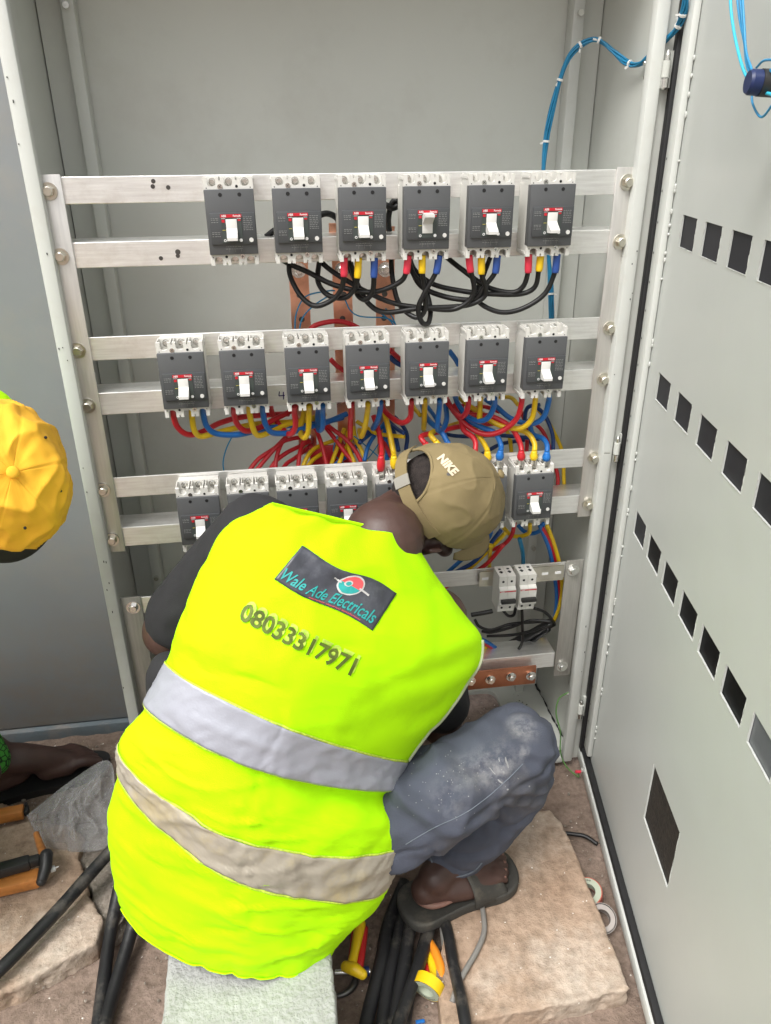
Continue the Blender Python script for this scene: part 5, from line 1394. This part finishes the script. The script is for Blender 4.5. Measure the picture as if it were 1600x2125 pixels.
vs, fs = text_mesh('NIKE', .2, .05)
P = [ccast(906+34*u+13*v, 953+38*u-13*v, .0016) for u, v in vs]
if all(P): wp(MB().add(P, fs), 'worn_lettering', MT['cream'], cap)
else: print('no lettering')
for px, py, r in ((931, 984, 4.5),):
    ring = [ccast(px+r*math.cos(2*math.pi*i/10), py+r*.8*math.sin(2*math.pi*i/10)) for i in range(10)]
    if all(ring): wp(MB().add(ring, [tuple(range(10))]), 'eyelet', MT['dark_metal'], cap)
# scalp hair under the cap: close-cropped
mb = MB().ball((0, -.008, .030), (.0775, .0970, .088), MH, 24, 16); wp(mb, 'cropped_hair', MT['hair'], wk, smooth=True)
# rolled edge of the cap's back opening
ed = []
for i in range(41):
    a_ = math.pi*i/40; dt = -.61*math.cos(a_); pm = .51*math.sin(a_); t = -math.pi/2+dt; c = math.cos(pm)**.85
    ed.append(MC @ Vector((.0885*math.cos(t)*c, .1125*math.sin(t)*c, .1045*math.sin(pm))))
wp(MB().tube(ed, .0026, 8), 'opening_binding', MT['cap_khaki'], cap, smooth=True)

# ------------------------------------------------------------------ second worker, mostly outside the frame at the left
p2 = empty('person', (-1.0, -.05, GZ), 'person at the left edge bowing a yellow cap, seen from above', 'person')
def w2p(mb, name, m, parent=p2, **k): return rel(mb, p2).build(name, m, parent, **k)
def w2r(mb, name, m, parent=p2, **k):
    l = Vector(p2.location); mb.v = [tuple(Vector(v)-l) for v in mb.v]; return remeshed(mb, name, m, parent, **k)
c2 = at(16, 984, -.36); U2 = (CAM-c2).normalized(); U2 = (U2+AR*.17+AU*.06).normalized()
F2 = (-AU*.95+AR*.30); F2 = (F2-U2*F2.dot(U2)).normalized(); R2 = F2.cross(U2).normalized()
# head centre a little below the cap rim along -U
M2 = Matrix((R2, F2, U2)).transposed().to_4x4(); M2.translation = c2-U2*.105
b = MB(); head(b, M2)
sk2 = lambda x, y, z: M2 @ Vector((x, y, z))
n2 = Vector((-.70, -.21, -.56)); pv2 = Vector((-1.12, -.02, -1.06)); ch2 = Vector((-.86, -.12, -.72))
s2a, s2b = Vector((-.78, -.03, -.62)), Vector((-.84, -.36, -.66))
b.chain([pv2, pv2.lerp(ch2, .5), ch2, n2], [.12, .11, .11, .06]); b.chain([n2, sk2(0, -.04, -.03)], [.06, .06]); b.chain([s2a, ch2.lerp(n2, .4), s2b], [.055, .07, .055])
f2h = atz(-30, 1640, -1.335); f2t = atz(150, 1585, -1.335); d2 = (f2t-f2h); d2.z = 0; L2 = .25; d2.normalize(); sd2 = Vector((d2.y, -d2.x, 0))
f2h.z = GZ+.045; an2 = f2h+d2*.05+Vector((0, 0, .06)); kn2 = an2+Vector((-.16, -.10, .36))
b.chain([pv2+Vector((0, .08, 0)), kn2], [.09, .06]); b.chain([kn2, an2], [.058, .038]); foot(b, an2, f2h, d2, sd2, L2, -1)
an3 = Vector((-.98, -.28, GZ+.10)); kn3 = Vector((-.90, -.34, -.92)); b.chain([pv2+Vector((0, -.10, 0)), kn3], [.09, .06]); b.chain([kn3, an3], [.058, .038]); foot(b, an3, an3+Vector((-.03, .02, -.06)), Vector((.9, -.44, 0)).normalized(), Vector((-.44, -.9, 0)).normalized(), .25, 1)
e2a, e2b = Vector((-.86, .02, -.86)), Vector((-.92, -.46, -.88))
h2a, h2b = Vector((-.80, -.12, -1.02)), Vector((-.84, -.34, -1.04))
for s_, e_2, h_, th_ in ((s2a, e2a, h2a, 1), (s2b, e2b, h2b, -1)):
    b.chain([s_, e_2], [.05, .042]); b.chain([e_2, h_], [.042, .028]); hand(b, h_, Vector((.3, .1, -.9)), Vector((.9, 0, .3)), 1, th_)
w2r(b, 'body', MT['skin'], voxel=.006, smooth=3)
b = MB(); b.chain([pv2+Vector((.03, 0, .06)), pv2.lerp(ch2, .5), ch2, n2.lerp(ch2, .45)], [.15, .145, .14, .085]); b.chain([s2a, ch2.lerp(n2, .4), s2b], [.072, .09, .072])
q_ = at(-32, 872, -.19); b.chain([q_, ch2], [.052, .10])
w2r(b, 'vest', MT['vest'], voxel=.008, smooth=4, disp=wr_noise(.006, 12))
b = MB(); b.chain([pv2+Vector((0, .08, 0)), kn2], [.11, .08]); b.chain([kn2, an2+Vector((-.07, -.02, .12))], [.085, .070]); b.chain([pv2+Vector((0, -.1, 0)), kn3], [.11, .08]); b.chain([kn3, an3+Vector((0, 0, .06))], [.082, .07]); b.chain([pv2+Vector((0, .08, 0)), pv2+Vector((0, -.1, 0))], [.115, .115])
b.chain([an2+Vector((-.06, -.0, .15)), atz(-8, 1578, -1.20)], [.05, .032])
b.chain([atz(-30, 1560, -1.18), atz(-8, 1578, -1.20)], [.04, .03])
m = MT['green_cloth']; n = m.node_tree; vo = n.nodes.new('ShaderNodeTexVoronoi'); vo.feature = 'DISTANCE_TO_EDGE'; vo.inputs['Scale'].default_value = 75
tc = n.nodes.new('ShaderNodeTexCoord'); n.links.new(tc.outputs['Object'], vo.inputs['Vector'])
cr = n.nodes.new('ShaderNodeValToRGB'); cr.color_ramp.elements[0].color = (.004,.02,.004,1); cr.color_ramp.elements[1].color = (.05,.27,.03,1); cr.color_ramp.elements[0].position = .04; cr.color_ramp.elements[1].position = .12
n.links.new(vo.outputs['Distance'], cr.inputs['Fac']); n.links.new(cr.outputs[0], n.nodes['Principled BSDF'].inputs['Base Color'])
w2r(b, 'trousers', MT['green_cloth'], voxel=.007, smooth=3, disp=wr_noise(.004, 14))
vs, fs = cap_mesh(.092, .106, .112, None, .0062, 7, .0014, res=(160, 60))
MC2 = M2 @ Matrix.Translation((0, 0, .034))
yc = w2p(MB().add(vs, fs, MC2), 'cap', MT['cap_yellow'], smooth=True)
s_ = yc.modifiers.new('t', 'SOLIDIFY'); s_.thickness = .0022; s_.offset = -1
w2p(MB().ball((0, 0, .114), (.0085, .0085, .0045), MC2, 14, 8), 'button', MT['orange'].copy() if False else MT['cap_yellow'], yc, smooth=True)
for k in range(6):
    t = math.pi/3*k+math.pi/6; ph = .85; p = MC2 @ Vector((.092*math.cos(t)*math.cos(ph)**.85, .106*math.sin(t)*math.cos(ph)**.85, .1135*math.sin(ph)))
    w2p(MB().ball(p, .0022, n=8, m=6), 'eyelet', MT['gasket'], yc)
vs = []; nb2, nw = 18, 5
for layer in (0, 1):
    for i in range(nb2+1):
        t = math.pi/2+(-1.0+2.0*i/nb2)
        for k in range(nw+1):
            q = k/nw; ln = .065*max(0, math.cos((t-math.pi/2)*1.45))**.55*q
            vs.append(MC2 @ Vector((.090*math.cos(t), .104*math.sin(t)+ln*.35, -.002-.020*(math.cos(t))**2-ln*.9-(.003 if layer else 0))))
I = lambda a, i, k: a*(nb2+1)*(nw+1)+i*(nw+1)+k
fs = [(I(a,i,k), I(a,i+1,k), I(a,i+1,k+1), I(a,i,k+1)) for a in (0, 1) for i in range(nb2) for k in range(nw)]+[(I(0,i,nw), I(0,i+1,nw), I(1,i+1,nw), I(1,i,nw)) for i in range(nb2)]
w2p(MB().add(vs, fs), 'brim', MT['gasket'], yc, smooth=True)
# black sandal on the left foot of the second worker
mb = MB(); g = lambda u, v, z: f2h+d2*(u*L2)+sd2*v+Vector((0, 0, z))
op = catmull([Vector((u, v, 0)) for u, v in ((-.12,0),(-.05,.036),(.3,.042),(.8,.052),(1.08,.02),(1.08,-.02),(.8,-.048),(.3,-.04),(-.05,-.034),(-.12,0))], 4)[:-1]
n_ = len(op); vs = [g(p.x, p.y, z) for z in (-.044, -.024) for p in op]
w2p(mb.add(vs, [tuple(range(n_-1, -1, -1)), tuple(range(n_, 2*n_))]+[(i, (i+1) % n_, n_+(i+1) % n_, n_+i) for i in range(n_)]), 'sandal', MT['black_pl'], auto=40)

# ------------------------------------------------------------------ heavy cables on the ground
GC = 'heavy black cables on the ground'
def gcable(pts, rad, lab, m='cable', grp=GC):
    P = [atz(x, y, z) for x, y, z in pts]; Q = catmull(P, 10)
    rr = [rad*(1+.05*fbm(q, 14, 2)) for q in Q]
    tag(MB().tube(Q, rr, 14).build('cable', MT[m], smooth=True), lab, 'cable', grp)
gcable([(-60,2062,-1.295),(0,2012,-1.29),(110,1900,-1.285),(215,1782,-1.27),(262,1735,-1.25),(330,1690,-1.22)], .0125, 'thick black cable slanting across the left cement slab')
gcable([(262,1780,-1.27),(246,1850,-1.31),(230,1930,-1.335),(216,2030,-1.345),(200,2160,-1.35)], .0125, 'thick black cable dropping from the vest hem, left of a pair')
gcable([(310,1830,-1.27),(285,1890,-1.31),(262,1970,-1.335),(238,2050,-1.345),(205,2170,-1.345)], .0125, 'thick black cable dropping from the vest hem, right of a pair')
for i, (pts, lab) in enumerate((([(840,1830,-1.33),(805,1920,-1.335),(790,2000,-1.335),(770,2080,-1.34),(752,2160,-1.34)], 'dusty black cable nearest the yellow handled tool'),
  ([(848,1840,-1.335),(828,1930,-1.34),(810,2010,-1.34),(800,2080,-1.34),(790,2160,-1.34)], 'second dusty black cable from the yellow handled tool'),
  ([(870,1850,-1.335),(850,1930,-1.335),(838,2010,-1.34),(824,2080,-1.34),(812,2160,-1.34)], 'third dusty black cable under the sandal heel'),
  ([(905,1850,-1.34),(890,1930,-1.325),(870,2000,-1.32),(842,2080,-1.315),(815,2160,-1.31)], 'shiny black cable lying over the others beside the yellow tape'),
  ([(905,1850,-1.345),(880,1950,-1.350),(862,2020,-1.35),(850,2070,-1.35),(835,2160,-1.35)], 'black cable underneath the shiny one'),
  ([(905,1860,-1.325),(928,1930,-1.315),(940,2000,-1.31),(958,2080,-1.305),(972,2160,-1.305)], 'black cable lying on the cement slab right of the yellow tape'))):
    gcable(pts, (.0125, .0120, .0125, .0115, .010, .0105)[i], lab)
gcable([(915,1890,-1.322),(922,1960,-1.33),(934,2040,-1.34),(932,2090,-1.35),(925,2160,-1.352)], .0055, 'thin grey cable beside the orange cutter handles', 'cable_grey', None)
gcable([(1000,1875,-1.312),(1005,1930,-1.311),(990,1972,-1.311),(968,2010,-1.311),(950,2045,-1.311),(938,2080,-1.318)], .0050, 'grey cable bent in an elbow on the cement slab', 'cable_grey', None)
gcable([(1160,1728,-1.352),(1190,1731,-1.352),(1215,1736,-1.352),(1240,1752,-1.355)], .0045, 'short black cable passing under the open door', 'wire_black', None)

# ------------------------------------------------------------------ tools
# hacksaw-like tool at lower left: orange grip bars, black frame end with wing nut
hk = empty('hacksaw', atz(60, 1825, -1.30), 'hacksaw with black frame, orange grip and wing nut on the left slab', 'saw')
A, B_ = atz(-120, 1868, -1.300), atz(82, 1822, -1.300)
d_ = (B_-A).normalized(); s_2 = Vector((0, 0, 1)).cross(d_).normalized()
Mh = Matrix((d_, s_2, Vector((0, 0, 1)))).transposed().to_4x4(); Mh.translation = B_
rel(MB().box(-.30, 0, -.016, .016, -.012, .014, Mh, b=.004), hk).build('grip', MT['wood'], hk, auto=30)
A, B_ = atz(-120, 1840, -1.270), atz(88, 1782, -1.270); d_ = (B_-A).normalized(); s_2 = Vector((0, 0, 1)).cross(d_).normalized()
Mf = Matrix((d_, s_2, Vector((0, 0, 1)))).transposed().to_4x4(); Mf.translation = B_
fmb = MB().box(-.30, -.004, -.0085, .0085, -.010, .010, Mf, b=.0035).box(-.085, -.022, -.012, .012, -.012, .0125, Mf, b=.005); rel(fmb, hk).build('frame', MT['black_pl'], hk, auto=30)
E1, E2 = atz(96, 1775, -1.265), atz(86, 1828, -1.292)
rel(MB().chain([E1, E1.lerp(E2, .5)+Vector((.004, 0, .003)), E2], [.013, .012, .010]), hk).build('frame_end', MT['black_pl'], hk, smooth=True)
S1 = atz(88, 1812, -1.29); S2 = atz(122, 1798, -1.29)
sc_ = rel(MB().cyl(S1, S1.lerp(S2, .62), .0052, n=10), hk).build('tension_screw', MT['dark_metal'], hk, auto=40)
rel(MB().cyl(S1.lerp(S2, .5), S1.lerp(S2, .78), .0062, n=6).cyl(S1.lerp(S2, .78), S2, .0018, .001, n=6), hk).build('wing_nut', MT['white'], sc_)
rel(MB().cyl(atz(75, 1730, -1.28), atz(92, 1778, -1.27), .006, .009, n=10), hk).build('rod', MT['wood'], hk, auto=40)
# orange bar with a black end clip behind it
A, B_ = atz(-100, 1712, -1.315), atz(50, 1684, -1.315); d_ = (B_-A).normalized(); s_2 = Vector((0, 0, 1)).cross(d_).normalized()
Mb = Matrix((d_, s_2, Vector((0, 0, 1)))).transposed().to_4x4(); Mb.translation = B_
ob = empty('wooden_handle', B_, 'orange varnished bar with black end clip poking in behind the hacksaw', 'handle')
rel(MB().box(-.2, 0, -.013, .013, -.012, .012, Mb, b=.003), ob).build('bar', MT['wood'], ob, auto=30)
rel(MB().box(.0005, .010, -.009, .009, -.008, .008, Mb, b=.002).box(.002, .008, .006, .012, .0, .016, Mb, b=.0015), ob).build('end_clip', MT['black_pl'], ob, auto=30)
# yellow and red handled screwdriver-like tool
td = empty('wrecking_tool', atz(735, 1985, -1.335), 'yellow and red plastic handled tool with steel jaws beside the grey block', 'hand tool')
H1, H2, H3 = atz(748, 1915, -1.315), atz(738, 1965, -1.318), atz(728, 2012, -1.325)
rel(MB().tube(catmull([H1, H2, H3], 8), lerp_list([.011, .0095, .008, .010], 17), 12), td).build('yellow_grip', MT['yellow_pl'], td, smooth=True)
rel(MB().tube(catmull([atz(756,1925,-1.325), atz(750,1975,-1.328), atz(745,2008,-1.33)], 6), .008, 10).tube(catmull([atz(737,1925,-1.33), atz(731,1975,-1.333), atz(727,2000,-1.333)], 6), .006, 10), td).build('red_inlay', MT['red_pl'], td, smooth=True)
g1, g2 = atz(718, 2006, -1.322), atz(752, 2022, -1.322)
rel(MB().chain([g1, g1.lerp(g2, .5)+Vector((0, .0, .004)), g2], [.010, .0115, .009]), td).build('guard', MT['yellow_pl'], td, smooth=True)
rel(MB().cyl(atz(695, 2018, -1.335), atz(768, 2016, -1.335), .0055, n=12), td).build('shaft', MT['steel'], td, auto=40)
rel(MB().cyl(atz(756, 2016, -1.333), atz(766, 2015, -1.333), .0085, n=12), td).build('blue_collar', MT['blue_pl'], td, auto=40)
jaw = [atz(690+50*math.cos(a)*.95, 2030+38*math.sin(a), -1.352) for a in [R(x) for x in range(-20, 100, 12)]]
rel(MB().tube(jaw, lerp_list([.004, .0075, .006, .003], len(jaw)), 8), td).build('hooked_jaw', MT['dark_metal'], td, smooth=True)
# side cutters with orange and yellow handles
pc = empty('side_cutters', atz(905, 1990, -1.335), 'pliers with orange, yellow and red handles lying between black cables', 'pliers')
rel(MB().tube(catmull([atz(888,1945,-1.325), atz(903,1975,-1.322), atz(914,2005,-1.322), atz(916,2032,-1.325)], 8), lerp_list([.005, .0085, .0088, .0075], 25), 10), pc).build('orange_handle', MT['orange'], pc, smooth=True)
rel(MB().tube(catmull([atz(884,1965,-1.332), atz(896,1995,-1.330), atz(903,2025,-1.330), atz(905,2050,-1.332)], 8), lerp_list([.005, .0088, .009, .007], 25), 10), pc).build('yellow_handle', MT['yellow_pl'], pc, smooth=True)
rel(MB().tube(catmull([atz(878,1985,-1.336), atz(884,2005,-1.334), atz(890,2030,-1.334)], 6), .0052, 10), pc).build('red_inlay', MT['red_pl'], pc, smooth=True)
rel(MB().chain([atz(916,2032,-1.328), atz(920,2046,-1.328)], [.0078, .0085]), pc).build('grey_tip', MT['dark_metal'], pc, smooth=True)
# rolls of tape
def tape(px, py, z, axis, ro, ri, wdt, side, wall, lab, word, parent_group='rolls of tape on the ground', start=200, ang=110):
    c = atz(px, py, z); a = Vector(axis).normalized(); x = (AR-a*AR.dot(a)).normalized(); y = a.cross(x)
    Mt = Matrix((x, y, a)).transposed().to_4x4(); Mt.translation = c
    t = empty('tape_roll', c, lab, 'tape roll', parent_group)
    rel(MB().lathe([(ri, -wdt/2), (ro, -wdt/2), (ro, wdt/2), (ri+.012, wdt/2), (ri+.012, wdt/2-.0005), (ri+.011, wdt/2-.0005), (ri+.011, -wdt/2+.001), (ri, -wdt/2)], Mt, 40), t).build('tape', MT[wall], t, auto=30)
    co = rel(MB().lathe([(ri, -wdt/2+.002), (ri, wdt/2+.0006), (ro-.002, wdt/2+.0006), (ro-.002, wdt/2+.0002)], Mt, 40), t).build('core', MT[side], t, auto=30)
    if word:
        vs, fs = text_mesh(word, 0, .01); P = []
        for u, v in vs:
            th_ = R(start+ang*u); r_ = ri+.004+(ro-ri-.009)*(1-v); P.append(Mt @ Vector((r_*math.cos(th_), r_*math.sin(th_), wdt/2+.0010)))
        rel(MB().add(P, fs), t).build('lettering', MT['wire_black'], co)
    return t
ax1 = (-AF*.70-AU*.50-AR*.46).normalized()
tape(889, 2046, -1.322, ax1, .0275, .0150, .020, 'tape_side', 'yellow_pl', 'yellow tape roll with pale green side leaning on black cables', 'seebest', start=205, ang=130)
tape(1219, 1855, -1.345, (-.25, -.12, 1), .030, .0165, .018, 'tape_side', 'tape_red', 'reddish tape roll with pale label between slab and door', 'seebest', start=60, ang=80)
tape(1248, 1908, -1.343, (-.15, -.45, 1), .027, .0160, .020, 'tape_clear', 'tape_clear', 'cloudy clear tape roll between slab and door', None)
# blue scrap on the ground
p = atz(872, 2121, GZ+.006); tag(MB().box(p.x-.008, p.x+.008, p.y-.003, p.y+.003, p.z, p.z+.003, b=.0008).build('plastic_scrap', MT['wire_blue'], auto=30), 'tiny blue plastic scrap on the ground at the bottom edge', 'scrap')

# ------------------------------------------------------------------ clear plastic bag
def bag():
    cor = [(55,1692),(150,1618),(224,1578),(238,1645),(228,1752),(150,1768),(95,1760)]
    O_ = [at(x, y, .02+.0*i) for i, (x, y) in enumerate(cor)]
    zs = [-1.30,-1.22,-1.17,-1.215,-1.30,-1.32,-1.325]
    O_ = []
    for (x, y), z in zip(cor, zs): O_.append(atz(x, y, z))
    c = sum(O_, Vector())/len(O_); out = []
    ring = catmull(O_+[O_[0]], 14)[:-1]; n = len(ring); nr = 26; vs = []; fs = []
    for side in (0, 1):
        for k in range(nr+1):
            q = k/nr
            for i in range(n):
                p = ring[i].lerp(c, q); bulge = (1-(1-q)**2)*.035*(1 if side == 0 else -.25)
                nd = (CAM-c).normalized()
                R3 = lambda k, o: 1-abs(noise.noise(Vector((p.x*k+o, p.y*k-o, p.z*k+side*7))))
                f = min(1, q*3)**.5*(.030*noise.noise(Vector((p.x*9, p.y*9, p.z*9+side*5)))+.026*(R3(13, 2)**4-.4)+.012*(R3(30, 5)**5-.3))
                vs.append(p+nd*(bulge+f))
    L_ = (nr+1)*n
    for side in (0, 1):
        for k in range(nr):
            for i in range(n):
                j = (i+1) % n; fs.append(tuple(side*L_+a for a in (k*n+i, k*n+j, (k+1)*n+j, (k+1)*n+i)))
    o = MB().add(vs, fs).build('plastic_bag', MT['film'], smooth=True); tag(o, 'crumpled clear plastic bag lying beside the worker at lower left', 'bag')
bag()
